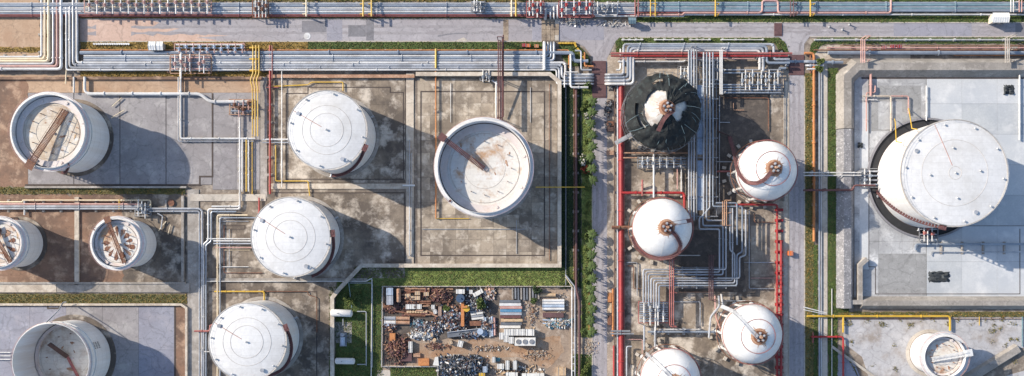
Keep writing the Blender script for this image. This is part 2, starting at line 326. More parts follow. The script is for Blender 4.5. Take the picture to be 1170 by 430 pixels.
for x0, y0, x1, y1 in ((676.5, 70, 692.5, 112), (901.5, 63, 918.5, 86), (884.5, 27, 893.5, 41.5)):
    br = sheet('bridge_deck', 'bridge_red', [(x0, y0), (x1, y1)], .22)
    pm = MB().box((0, 0, 0), ((x1-x0)*S-.1, 3.2, .1)).mesh('deck_plate', 'bridge_red', smooth=False)
    k = max(1, int((y1-y0)*S/3.3))
    for j in range(k):
        c = XY((x0+x1)/2, y0+(j+.5)*(y1-y0)/k); piece('deck_plate', pm, (c[0], c[1], .26+.02*(j % 2)), br)
for pts in ([(W0+190, 31.5), (420, 30.5), (600, 31), (700, 32), (W1, 31.5)], [(W0+190, 38.5), (420, 38), (610, 37.5), (700, 36.5), (W1, 36.8)], [(682, 120), (682.5, 300), (681.6, S1)], [(688.5, 120), (688.8, 300), (688, S1)], [(907, 92), (907.3, 260), (906.8, S1)], [(913, 92), (913.4, 260), (912.8, S1)], [(708, 34), (697, 42), (690, 56), (688.5, 66)], [(935, 34), (920, 40), (914, 52), (913, 62)]):
    for k, (a, b) in enumerate(zip(pts, pts[1:])):
        d = Vector((b[0]-a[0], b[1]-a[1])).normalized(); nx, ny = -d.y*1.5, d.x*1.5
        sheet('wheel_track', 'road_worn', ragged([(a[0]+nx, a[1]+ny), (b[0]+nx, b[1]+ny), (b[0]-nx, b[1]-ny), (a[0]-nx, a[1]-ny)], 1.1, 5), .066+.0012*k, .03)
# kerbs of the roads
def kerb(pts, m='kerb', h=.16, wd=.3):
    mb = MB()
    for a, b in zip(pts, pts[1:]): mb.bar((*XY(*a), h/2), (*XY(*b), h/2), wd, h)
    structure('kerb', mb, m)
kerb([(W0+180, 47.6), (619, 47.6)]); kerb([(W0+180, 22), (619, 22)]); kerb([(728, 26.1), (W1, 26.1)]); kerb([(708, 42.9), (884, 42.9)])
kerb([(926, 42.4), (W1, 42.4)]); kerb([(901.3, 88), (901.3, S1)]); kerb([(919.2, 88), (919.2, S1)]); kerb([(676.7, 113), (676.7, S1)])
tm = MB(); pts = [P(500+i*3.4, 41.5-3.2*math.sin(i/10*2.1), .085) for i in range(11)]
for a, b in zip(pts, pts[1:]): tm.bar(a, b, .35, .01)
structure('tyre_mark', tm, 'road_dark')
sheet('driveway', 'kerb', [(522, 46), (530, 43), (534, 46), (531, 56.5), (523, 56.5)], .09)
# grass
GRASS = []
def grass(pts, m, z=.1):
    o = sheet('grass', m, ragged(pts, .9), z); o['kind'] = 'structure'; GRASS.append((pts, m, z)); return o
grass([(92, 17.5), (340, 21.8)], 'grass_flare_ochre', .1); grass([(340, 17.5), (558, 21.8)], 'grass_olive', .101); grass([(558, 16.5), (619, 21.8)], 'grass', .102)
grass([(W0, 54), (46, 60)], 'grass_flare_ochre', .103); grass([(92, 48), (352, 56.8)], 'grass_flare_ochre', .104); grass([(352, 48), (619, 56.8)], 'grass', .105)
grass([(638.7, 49), (655, 49.5), (664, 55), (672, 64), (675, 76), (652, 76), (638.7, 60)], 'grass', .106)
grass([(92, 82), (310, 87.6)], 'grass_flare_ochre', .107); grass([(558, 78), (640, 86)], 'grass', .108)
grass([(728, 17), (W1, 25.8)], 'grass', .109); grass([(640, N0), (W1, 2)], 'grass', .11); grass([(92, N0), (640, 2)], 'grass_olive', .111)
grass([(703, 48), (708, 43.3), (890, 43.3), (898, 50), (902, 62), (893, 62), (886, 50), (714, 50), (709, 60), (704, 60)], 'grass', .112)
grass([(925, 60), (927, 50), (934, 43), (W1, 43), (W1, 49.5), (944, 50), (936, 54), (930, 62)], 'grass', .113)
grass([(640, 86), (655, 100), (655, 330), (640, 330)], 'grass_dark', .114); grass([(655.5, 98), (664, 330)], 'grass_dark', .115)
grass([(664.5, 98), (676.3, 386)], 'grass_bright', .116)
grass([(405, 305), (656, 327)], 'grass_bright', .117); grass([(376, 327), (437, S1)], 'grass', .118); grass([(385, 322), (405, 327)], 'grass', .119)
grass([(446, 420), (500, S1)], 'grass', .12); grass([(655, 405), (676, S1)], 'grass', .121)
grass([(919.6, 84), (929.5, S1)], 'grass_olive', .122); grass([(946, 78), (957, S1)], 'grass', .123); grass([(929.5, 280), (934, S1)], 'grass', .1235)
grass([(957, 300), (970, 358)], 'grass', .124); grass([(966, 402), (1012, S1), (972, 412)], 'grass_olive', .125)
grass([(W0, 214), (212, 222)], 'grass_olive', .126); grass([(W0, 336), (214, 347.5)], 'grass_olive', .127); grass([(957, 356.5), (W1, 362)], 'grass_olive', .128)

# ---- compound of the big western tank: panels of grey concrete with sunk joints
def floor(name, m, x0, y0, x1, y1, z=.1, nx=1, ny=1, mats=None, gap=.12, unevn=.01):
    o = sheet(name, 'drain' if nx*ny > 1 else m, [(x0, y0), (x1, y1)], z-.06 if nx*ny > 1 else z)
    if nx*ny > 1:
        dx, dy = (x1-x0)*S/nx, (y1-y0)*S/ny
        mes = [MB().box((0, 0, 0), (dx-gap, dy-gap, .14)).mesh('slab', k, smooth=False) for k in (mats or [m])]
        for i in range(nx):
            for j in range(ny):
                c = XY(x0, y0); piece('slab', random.choice(mes), (c[0]+(i+.5)*dx, c[1]-(j+.5)*dy, z-.05+random.uniform(-unevn, unevn)), o)
    return o
def strip(name, pts, m, wd, h, z=0.0, closed=False):
    mb = MB(); q = [(*XY(*p), z+h/2) for p in pts]
    if closed: q.append(q[0])
    for i, (a, b) in enumerate(zip(q, q[1:])):
        d = (Vector(b)-Vector(a)).normalized()*wd/2*(1 if i % 2 == 0 else -1)
        mb.bar(Vector(a)-(d if i % 2 == 0 else d), Vector(b)+(d if i % 2 == 0 else d), wd, h+.002*(i % 2))
    return structure(name, mb, m)
floor('tank_court', 'grey_floor', 32, 106, 242.5, 211.5, .1, 4, 1, ['grey_floor', 'grey_floor_b'], gap=.25)
floor('tank_court', 'grey_floor_b', 243, 106, 297, 217, .095, 2, 2, ['grey_floor', 'grey_floor_b'], gap=.1)
strip('drain_channel', [(30, 211.6), (228.5, 211.6), (228.5, 202), (243, 202), (243, 106)], 'drain', .55, .03, .115)
floor('tank_court', 'blue_floor', W0, 350, 200, S1, .1, 7, 3, ['blue_floor', 'blue_floor', 'grey_floor'], gap=.07)
strip('drain_channel', [(W0, 349.5), (55, 349.5), (55, 352.5), (68, 352.5), (68, 349.5), (200, 349.5), (200, S1)], 'drain', .5, .04, .11)
floor('court_edge', 'earth_flare_red', 200.9, 349, 212, S1, .09, 1, 1)
# ---- cells of the fixed roof tanks
floor('tank_cell', 'cell_floor', 313, 90, 463, 209, .1, 5, 4, ['cell_floor'], gap=.04, unevn=.006)
strip('drain_channel', [(327, 107), (352, 107), (352, 100), (446, 100), (446, 106), (461, 106), (461, 205), (327, 205)], 'drain', .3, .05, .11, True)
floor('tank_cell', 'cell_floor', 242, 221, 463, 318, .1, 6, 3, ['cell_floor'], gap=.04, unevn=.006)
strip('drain_channel', [(256, 258), (280, 258), (280, 262), (256, 262)], 'drain', .25, .05, .11, True)
strip('drain_channel', [(300, 220.5), (462, 220.5), (462, 300)], 'drain', .3, .05, .11)
floor('tank_cell', 'cell_dark', 238, 322, 384, S1, .1, 4, 4, ['cell_dark'], gap=.04, unevn=.006)
strip('drain_channel', [(240, 333.5), (362, 333.5), (362, S1)], 'drain', .3, .05, .11)
f7 = floor('tank_cell', 'slab_a', 477, 90, 636.5, 302, .1, 11, 15, ['slab_a', 'slab_a', 'slab_a', 'slab_b', 'slab_c'], gap=.05, unevn=.012)
strip('drain_channel', [(481, 105), (622, 105), (622, 292), (481, 292)], 'drain', .35, .05, .115, True)
strip('concrete_walk', [(468.5, 88), (468.5, 300)], 'wall_pale', 2.4, .25, .0)
strip('concrete_walk', [(313, 213), (467, 213)], 'wall_pale', 1.7, .28, .0)
strip('concrete_walk', [(222, 226), (300, 226)], 'kerb', 2.2, .3, .0)
strip('concrete_walk', [(238, 320), (418, 320)], 'wall_grey', 1.1, .3, .0)
strip('concrete_walk', [(301.5, 92), (301.5, 222)], 'wall_grey', 2.2, .2, .0)
strip('concrete_walk', [(221, 223), (221, S1)], 'wall_grey', 3.6, .22, .0)
strip('concrete_walk', [(88.5, 228), (88.5, 323)], 'wall_pale', 1.4, .5, .0)
strip('concrete_walk', [(941.5, 74), (941.5, S1)], 'kerb', 2.0, .25, .0)
strip('concrete_walk', [(897.5, 96), (897.5, S1)], 'wall_pale', 1.4, .12, .0)
strip('concrete_walk', [(W0, 329), (60, 329)], 'wall_pale', 2.9, .5, .0)
strip('concrete_walk', [(71, 329), (212, 329)], 'wall_grey', 2.9, .5, .0)
# ---- scrap yard ground
sheet('yard_ground', 'yard_dirt', [(437, 327), (655, S1)], .07)
sheet('dirt_patch', 'orange_dirt', ragged([(470, 392), (520, 396), (545, 386), (575, 392), (640, 384), (645, 402), (625, 421), (590, 408), (560, 410), (530, 404), (500, 407), (470, 412)], 1.6), .085)
sheet('oily_patch', 'oil_ground', ragged([(439, 328), (478, 328), (570, 328), (571, 386), (520, 388), (470, 386), (466, 416), (439, 417)], 1.6), .08)
sheet('pump_pad', 'wall_grey', [(383, 368), (402, 392)], .2)
# ---- eastern compound
floor('tank_court', 'compound_floor', 976, 84, 1058, 340, .1, 3, 8, ['compound_floor'], gap=.05)
floor('tank_court', 'pale_floor', 1058.5, 84, W1, 258, .1, 5, 5, ['pale_floor', 'pale_floor', 'pale_floor_b'], gap=.05)
floor('tank_court', 'pale_floor', 1058.5, 258.5, W1, 340, .095, 5, 2, ['pale_floor', 'pale_floor', 'pale_floor_b'], gap=.05)
sheet('concrete_walk', 'pale_floor', [(982, 118), (992.5, 308)], .14)
sheet('concrete_patch', 'compound_dark', [(1002, 290), (1058, 335)], .125)
sheet('concrete_patch', 'compound_dark', [(995, 98), (1052, 150)], .126)
strip('drain_channel', [(992.5, 90), (992.5, 305), (1000, 305), (1000, 336), (1165, 336), (1165, 262)], 'drain', .22, .04, .12)
strip('drain_channel', [(985, 89.5), (W1, 89.5)], 'drain', .5, .04, .12)
sheet('lower_court', 'weedy_floor', [(964, 363), (W1, 363), (W1, 392), (1162, 398), (1085, S1-55), (1085, S1), (1015, S1), (985, 408), (964, 392)], .1)
sheet('lower_court', 'weedy_floor', [(W1, 398), (W1, S1), (1095, S1), (1095, 445)], .1)
sheet('lower_court', 'blue_floor', [(948, 398), (975, 412), (1010, S1), (948, S1)], .105)

# ================================================================ WALLS AND BUNDS
def wall(pts, m, wd, h, label, z=0.0, cope=None, group=None, hgt_taper=0):
    c = P(*pts[len(pts)//2]); t = thing('bund_wall', label, 'wall', (c.x, c.y, 0), group)
    mb = MB(); cp = MB()
    q = [Vector((*XY(*p), 0)) for p in pts]
    # mitred offsets
    def offs(i, o):
        if i == 0: d = (q[1]-q[0]).normalized(); nrm = Vector((-d.y, d.x, 0)); return q[0]+nrm*o
        if i == len(q)-1: d = (q[-1]-q[-2]).normalized(); nrm = Vector((-d.y, d.x, 0)); return q[-1]+nrm*o
        d1 = (q[i]-q[i-1]).normalized(); d2 = (q[i+1]-q[i]).normalized(); n1 = Vector((-d1.y, d1.x, 0)); n2 = Vector((-d2.y, d2.x, 0))
        b = (n1+n2).normalized(); return q[i]+b*o/max(.4, b.dot(n1))
    def band(mbb, w0, w1, z0, z1):
        for i in range(len(q)-1):
            vs = []
            for j in (i, i+1):
                for o, zz in ((w0, z0), (w1, z1), (-w1, z1), (-w0, z0)):
                    p = offs(j, o); vs.append((p.x, p.y, zz))
            fs = [(0, 1, 5, 4), (1, 2, 6, 5), (2, 3, 7, 6)]
            if i == 0: fs.append((3, 2, 1, 0))
            if i == len(q)-2: fs.append((4, 5, 6, 7))
            mbb.add(vs, fs)
    band(mb, wd/2+hgt_taper, wd/2, z, z+h); mb.build('wall', m, t, smooth=False)
    if cope: band(cp, wd/2+.12, wd/2+.12, z+h+.003, z+h+.15); cp.build('coping', cope, t, smooth=False)
    return t
wall([(476, 86), (628, 86), (639, 95), (639, 303.5), (414, 303.5), (389, 330), (381, 340), (381, S1)], 'wall_grey', 1.0, 1.6, 'long grey concrete bund wall with angled corner around the tank cells and scrap yard side', cope='wall_pale')
wall([(306, 88), (474, 88)], 'wall_grey', .8, .9, 'low brown stained wall above the cell of the upper white dome roof tank', cope='rust_light')
wall([(30, 214.2), (214, 214.2)], 'wall_grey', .6, .9, 'low wall under the grey court of the upper left open top tank')
wall([(W0, 90), (300, 90)], 'earth_flare_red', .8, .7, 'reddish low wall between the ochre grass strip and the upper left tank court')
wall([(W0, 348), (208, 348), (214, 352), (214, S1)], 'wall_pale', .7, .9, 'pale wall with green edge round the lower left blue grey court')
wall([(W0, 323.5), (213, 323.5)], 'wall_grey', .6, .8, 'low weathered wall below the two small rust marked tanks')
wall([(209.5, 224), (209.5, 322)], 'wall_grey', .8, .7, 'short grey wall right of the small tank with rust fan marks')
wall([(965, 148), (965, 90), (977, 78), (W1, 78)], 'bund', 2.4, 2.6, 'tall grey sloped bund wall with chamfered corner around the big dome roof tank', hgt_taper=1.8)
wall([(965, 352), (965, 148.6)], 'bund_flaked', 2.3, 2.55, 'dark bund wall stretch with flaking white paint left of the big dome roof tank', hgt_taper=1.75)
wall([(962, 345), (980, 345), (980, 303), (988, 296)], 'wall_grey', 1.4, 2.2, 'stepped grey wall corner at lower left of the big tank court')
wall([(982, 346), (W1, 346)], 'bund', 1.6, 2.4, 'grey sloped bund wall along the bottom of the big tank court', hgt_taper=1.3)
wall([(1162, 398), (1085, S1-55)], 'bund', 2.2, 1.3, 'diagonal brown earth bund at right of the small lower right tank', hgt_taper=.7)
wall([(950, 396), (1020, 446)], 'kerb', .8, .6, 'pale diagonal kerb wall at the bottom right beside the grass corridor')
# ================================================================ TANKS
def ring_prof(r0, r1, z0, z1): return [(r0, z0), (r1, z0), (r1, z1), (r0, z1), (r0, z0)]
def spiral_stair(t, c, r, h, a0, a1, m='stair_brown', n=26, wd=.9):
    mb = MB(); rl = []
    for i in range(n+1):
        a = a0+(a1-a0)*i/n; z = .3+(h-.1)*i/n; d = Vector((math.cos(a), math.sin(a), 0))
        mb.box(Vector(c)+d*(r+wd/2+.05)+Vector((0, 0, z)), (wd, abs(a1-a0)*r/n*1.05, .08), a)
        rl.append(Vector(c)+d*(r+wd+.1)+Vector((0, 0, z+1.0)))
        if i % 3 == 0: mb.bar(Vector(c)+d*(r+wd+.1)+Vector((0, 0, z)), rl[-1], .06, .06)
        if i: mb.bar(pv, Vector(c)+d*(r+wd+.02)+Vector((0, 0, z-.1)), .1, .25)
        pv = Vector(c)+d*(r+wd+.02)+Vector((0, 0, z-.1))
    st = mb.build('stair', m, t, smooth=False)
    MB().tube(rl, .05, 5).build('handrail', m, st)
def rim_rail(t, c, r, z, m='steel', n=40, name='guard_rail'):
    mb = MB()
    for zz in (.55, 1.05):
        mb.tube([Vector(c)+Vector((math.cos(2*math.pi*i/n)*r, math.sin(2*math.pi*i/n)*r, z+zz)) for i in range(n)], .035, 4, closed=True)
    for i in range(0, n, 2):
        a = 2*math.pi*i/n; p = Vector(c)+Vector((math.cos(a)*r, math.sin(a)*r, z)); mb.bar(p, p+Vector((0, 0, 1.05)), .05, .05)
    mb.build(name, m, t, smooth=False)
def tank_base(px, py, rpx, h, label, pad=1.2, padm='wall_grey', girder=0):
    c3 = P(px, py, h); c = Vector((c3.x, c3.y, 0)); r = rpx*S*(H-h)/H - girder
    t = thing('storage_tank', label, 'tank', c)
    MB().rev(c, [(r-.1, .0), (r+pad, .0), (r+pad, .22), (r-.1, .3)], 64).build('foundation_ring', padm, t)
    MB().cyl(c, r+.12, .34, 64).build('base_plate', 'rust_dark', t)
    return t, c, r
def course_rings(t, c, r, h, n=5):
    mb = MB()
    for i in range(1, n): mb.rev(c, ring_prof(r-.05, r+.012, h*i/n-.02, h*i/n+.02), 64)
    mb.build('weld_rings', 'weld', t)
def dome_tank(px, py, rpx, h, label, rise=.9, rings=(.42, .62), stair=(R(-70), R(0)), pad=1.2, padm='wall_grey', rimm='weld', vents=8, inner_vents=0, seam=None):
    t, c, r = tank_base(px, py, rpx, h, label, pad, padm)
    MB().rev(c, [(r, .3), (r, h)], 72).build('shell', 'white_wall', t)
    course_rings(t, c, r, h)
    prof = [(r+.06, h), (r+.06, h+.06)] + [(r*k, h+.07+rise*(1-k*k)) for k in (1, .9, .8, .65, .5, .35, .2, .08, 0.001)]
    MB().rev(c, prof, 72).build('roof', 'white_tank', t)
    MB().rev(c, ring_prof(r-.12, r+.2, h-.3, h+.16), 72).build('rim_angle', rimm, t)
    mb = MB()
    for k in rings:
        zz = h+.07+rise*(1-k*k); n = 64
        mb.tube([c+Vector((math.cos(2*math.pi*i/n)*r*k, math.sin(2*math.pi*i/n)*r*k, zz+.01)) for i in range(n)], .055, 4, closed=True)
    mb.build('roof_ring', 'weld', t)
    if seam is not None:
        d = Vector((math.cos(seam), math.sin(seam), 0)); mb = MB(); q = [c+d*r*k+Vector((0, 0, h+.1+rise*(1-k*k))) for k in (.98, .8, .6, .4, .15)]
        mb.tube(q, .08, 5); mb.build('roof_pipe', 'weld_red', t)
    vm = MB().cyl((0, 0, 0), .2, .4, 10).cyl((0, 0, .4), .36, .18, 10, .2).mesh('roof_vent', 'pipe_pale')
    for i in range(vents):
        a = 2*math.pi*(i+.5)/vents+.2; q = c+Vector((math.cos(a)*r*.92, math.sin(a)*r*.92, h+.1+rise*(1-.85))); piece('roof_vent', vm, q, t)
    for i in range(inner_vents):
        a = 2*math.pi*i/inner_vents+.08; q = c+Vector((math.cos(a)*r*.47, math.sin(a)*r*.47, h+.05+rise*.78)); piece('roof_vent', vm, q, t)
    piece('roof_vent', vm, c+Vector((0, 0, h+.05+rise)), t)
    mh = MB().cyl((0, 0, 0), .5, .35, 12).cyl((0, 0, .35), .62, .08, 12).mesh('manhole', 'pipe_pale')
    for a in (R(-62), R(150)):
        piece('manhole', mh, c+Vector((math.cos(a)*r*.83, math.sin(a)*r*.83, h+.08+rise*.3)), t)
    rim_rail(t, c, r-.15, h+.05, 'steel')
    if stair:
        spiral_stair(t, c, r, h, *stair)
        a = stair[1]; mb = MB().box(c+Vector((math.cos(a)*(r+.6), math.sin(a)*(r+.6), h+.1)), (1.5, 2.2, .12), a); mb.build('platform', 'stair_brown', t, smooth=False)
    nm = MB().tube([(0, 0, 0), (1.2, 0, 0)], .28, 10).tube([(1.1, 0, 0), (1.3, 0, 0)], .45, 10).mesh('nozzle', 'pipe_pale')
    for q in (R(200), R(30), R(-100)): piece('nozzle', nm, c+Vector((math.cos(q)*(r-.1), math.sin(q)*(r-.1), .8)), t, q)
    return t, c, r
def floating_tank(px, py, rpx, h, zr, label, girder=1.0, deckm='deck_stain', pont=.2, ladder=None, ladm='stair_brown', spots=12, fans=0, stair=(R(150), R(215)), pad=1.2, padm='wall_grey', lw=1.3):
    rt = rpx; t, c, r = tank_base(px, py, rt, h, label, pad, padm, girder)
    TK = 72
    MB().rev(c, [(r, .3), (r, h)], TK).build('shell', 'white_wall', t)
    MB().rev(c, [(r-.14, h), (r-.14, zr-.4)], TK).build('inner_shell', 'inner_wall', t)
    MB().rev(c, [(r-.14, h), (r-.14, h+.08), (r+.02, h+.08), (r+.02, h)], TK).build('rim', 'pipe_white', t)
    MB().rev(c, ring_prof(r-.02, r+girder, h-1.05, h-.92), TK).build('wind_girder', 'white_tank', t)
    MB().rev(c, ring_prof(r-.02, r+.3, h-3.6, h-3.5), TK).build('stiffener', 'white_tank', t)
    course_rings(t, c, r, h)
    rim_rail(t, c, r+girder-.1, h-.92, 'pink', name='guard_rail')
    ri = r-.42; rp = ri*(1-pont)
    MB().rev(c, [(r-.12, zr-.1), (ri, zr-.02)], TK).build('roof_seal', 'rust_dark', t)
    MB().rev(c, [(ri, zr-.3), (ri, zr+.45), (rp, zr+.4), (rp, zr-.1)], TK).build('pontoon', 'pontoon', t)
    MB().rev(c, [(rp+.02, zr), (rp*.5, zr+.1), (.001, zr+.05)], TK).build('deck', deckm, t)
    mb = MB()
    for k in (.93, .55):
        mb.tube([c+Vector((math.cos(2*math.pi*i/48)*rp*k, math.sin(2*math.pi*i/48)*rp*k, zr+.1)) for i in range(48)], .06, 4, closed=True)
    mb.build('deck_seam', 'weld', t)
    pm = MB().cyl((0, 0, 0), .45, .3, 10).mesh('deck_manhole', 'pontoon')
    for i in range(8):
        a = 2*math.pi*i/8+.3; piece('deck_manhole', pm, c+Vector((math.cos(a)*(ri+rp)/2, math.sin(a)*(ri+rp)/2, zr+.42)), t)
    piece('deck_manhole', pm, c+Vector((.5, -.4, zr+.08)), t)
    lg = MB().cyl((0, 0, 0), .13, .9, 6).mesh('deck_leg', 'rust')
    for i in range(12):
        a = 2*math.pi*i/12; piece('deck_leg', lg, c+Vector((math.cos(a)*rp*.72, math.sin(a)*rp*.72, zr+.05)), t)
    rnd = random.Random(int(px*7+py))
    for i in range(spots):         # flakes of rust with outlines of their own
        a, q = rnd.uniform(0, 6.28), rp*math.sqrt(rnd.uniform(.02, .86)); ct = c+Vector((math.cos(a)*q, math.sin(a)*q, 0)); th = rnd.uniform(0, 3.14); l = rnd.uniform(.5, 1.3); n = 12
        ol = []
        for j in range(n):
            b = 2*math.pi*j/n; e = Vector((math.cos(b)*l*rnd.uniform(.6, 1.1), math.sin(b)*l*rnd.uniform(.15, .5), 0)); e.rotate(Matrix.Rotation(th, 3, 'Z')); ol.append((ct.x+e.x, ct.y+e.y))
        MB().poly(ol, zr+.09, zr+.12).build('rust_patch', rnd.choice(('rust_light', 'tan_wood', 'rust_light')), t, smooth=False)
    for i in range(fans):
        a = 2*math.pi*i/fans+.2; d = Vector((math.cos(a), math.sin(a), 0)); e = Vector((-d.y, d.x, 0)); q0, q1 = rp*rnd.uniform(.3, .38), rp*rnd.uniform(.68, .86); wd = rp*rnd.uniform(.09, .16)
        ol = [c+d*q0, c+d*(q0+.35*(q1-q0))+e*wd*.55, c+d*(q0+.8*(q1-q0))+e*wd, c+d*q1+e*wd*.3, c+d*(q1-.2)-e*wd*.5, c+d*(q0+.6*(q1-q0))-e*wd*.7]
        MB().poly([(p.x, p.y) for p in ol], zr+.09, zr+.13).build('rust_fan', rnd.choice(('rust', 'rust_light', 'rust')), t, smooth=False)
    if ladder:                     # rolling ladder from the rim down to the deck
        a, b = P(*ladder[0], h+.1), P(*ladder[1], zr+.7); d = (b-a).normalized(); sx = d.cross(Vector((0, 0, 1))).normalized(); lad = MB()
        for s_ in (-lw/2, lw/2): lad.bar(a+sx*s_, b+sx*s_, .14, .3); lad.bar(a+sx*s_+Vector((0, 0, .95)), b+sx*s_+Vector((0, 0, .95)), .07, .07)
        L = (b-a).length; k = int(L/.42)
        for i in range(k+1):
            p = a+d*(i*.42); lad.box(p+Vector((0, 0, .05)), (lw, .30, .05), math.atan2(sx.y, sx.x))
            if i % 4 == 0:
                for s_ in (-lw/2, lw/2): lad.bar(p+sx*s_, p+sx*s_+Vector((0, 0, .95)), .06, .06)
        lad.build('rolling_ladder', ladm, t, smooth=False)
        gp = MB().box(a+Vector((0, 0, .1))-d*.8, (1.3+lw*.7, 1.3+lw*.7, .12), math.atan2(sx.y, sx.x)); gp.build('gauger_platform', ladm, t, smooth=False)
        rr = MB()
        for s_ in (-.6, .6): rr.bar(Vector((b.x, b.y, zr+.15))+sx*s_-d*0, Vector((b.x, b.y, zr+.15))+sx*s_+Vector((-d.x, -d.y, 0)).normalized()*rp*.55, .12, .2)
        rr.build('ladder_rail', 'rust_dark', t, smooth=False)
    if stair: spiral_stair(t, c, r, h-.9, *stair, wd=.8)
    return t, c, r

dome_tank(374, 149, 45.3, 14.2, 'white fixed roof tank in the upper brown cell, left of the pale walkway', stair=(R(-100), R(-25)), seam=R(150))
dome_tank(332.5, 271, 45.5, 12.3, 'white fixed roof tank in the middle cell, directly above the lowest white dome tank', stair=(R(-75), R(5)), seam=R(148))
dome_tank(283, 390.5, 44.3, 14.0, 'white fixed roof tank at the bottom, beside the yellow pipe and pale bund', stair=(R(-80), R(20)), seam=R(150), vents=10)
floating_tank(552.7, 190.7, 57.5, 14.5, 10.1, 'large open top tank with rust spotted floating roof on the slab paved cell', ladder=((508, 159), (553, 193)), spots=5, deckm='white_rust', pont=.16, stair=(R(160), R(225)), girder=1.15)
floating_tank(55, 150, 46, 14.5, 12.3, 'open top tank with brown ladder across its stained roof, on the wide grey court', ladder=((36, 186), (75, 126)), spots=6, pont=.17, ladm='rust', lw=1.9, stair=(R(-110), R(-60)), padm='cell_dark')
t, c, r = floating_tank(132.3, 278, 31.5, 11.2, 9.7, 'small open top tank with rust fans and a long ladder in the brown soil cell', ladder=((124, 254), (142, 301)), spots=4, fans=13, pont=.1, ladm='rust', lw=.95, stair=(R(95), R(150)), padm='cell_dark', deckm='white_rust')
floating_tank(-3, 278, 31.5, 11.2, 9.7, 'small open top tank cut off by the left picture edge', ladder=((-10, 262), (12, 300)), spots=5, fans=9, pont=.1, ladm='rust', lw=.95, stair=(R(95), R(150)), padm='cell_dark', deckm='white_rust')
t3, c3, r3 = floating_tank(58, 413.7, 46, 12.7, 1.7, 'deep open top tank with its roof sunk low, on the blue grey court', ladder=None, spots=5, deckm='deck_grey', pont=.08, stair=None, padm='cell_dark', pad=1.7, girder=.5)
a, b, d = P(56, 393, 6.5), P(77, 408, 2.3), P(92, 436, 2.2)
MB().bar(a, b, 1.3, .35).build('rolling_ladder', 'rust_dark', t3, smooth=False)
MB().bar(b, d, .8, .3).build('deck_drain_pipe', 'red_faded', t3, smooth=False)
MB().tube([P(53, 368.5, 12.8), P(66, 356, 7), P(72, 346, 2.2), P(76, 345, 2.2)], .16, 6).build('foam_pipe', 'pipe_pale', t3)
nd = MB()                                   # rows of small illegible stencilled characters on the shell
rnd = random.Random(5)
for row in range(3):
    for k in range(5):
        a = R(18+k*2.2); d = Vector((math.cos(a), math.sin(a), 0)); z = 8.3-row*1.25
        for q in range(3):
            nd.box(c3+d*(r3+.03)+Vector((0, 0, z+.28-.28*q)), (.02, .32, .10), a)
        nd.box(c3+Vector((math.cos(a+R(.35)*(1 if k % 2 else -1)), math.sin(a+R(.35)*(1 if k % 2 else -1)), 0))*(r3+.031)+Vector((0, 0, z)), (.022, .1, .75), a)
nd.build('stencilled_marks', 'ink', t3, smooth=False)
floating_tank(1080, 408, 28.5, 10.0, 8.2, 'small open top tank with pale ladder over its roof, on the weedy court', ladder=((1104, 404), (1064, 411)), spots=3, pont=.1, ladm='pipe_white', stair=(R(-30), R(35)), padm='kerb', girder=1.3, deckm='white_rust')
t8, c8, r8 = dome_tank(1090, 198, 61, 17.0, 'largest white dome roof tank standing in the pale eastern compound', rise=.7, rings=(.12, .62), stair=(R(195), R(258)), pad=2.7, padm='rubber', rimm='weld', vents=10, inner_vents=4, seam=R(112))
g = MB().rev(c8, [(r8+2.6, .1), (r8+3.3, .1), (r8+3.3, .7), (r8+2.7, .75)], 72); g.build('ring_kerb', 'road_dark', t8)
tp = MB()
for x0, y0, x1, y1 in ((1022, 136, 1022, 160), (1038, 124, 1040, 145)):
    tp.tube([P(x0, y0, 1), P(x0+1, y0+4, 8), P(x1+2, y1+2, 15), P(x1+8, y1+3, 17.6)], .16, 6)
tp.build('foam_pipe', 'yellow', t8)

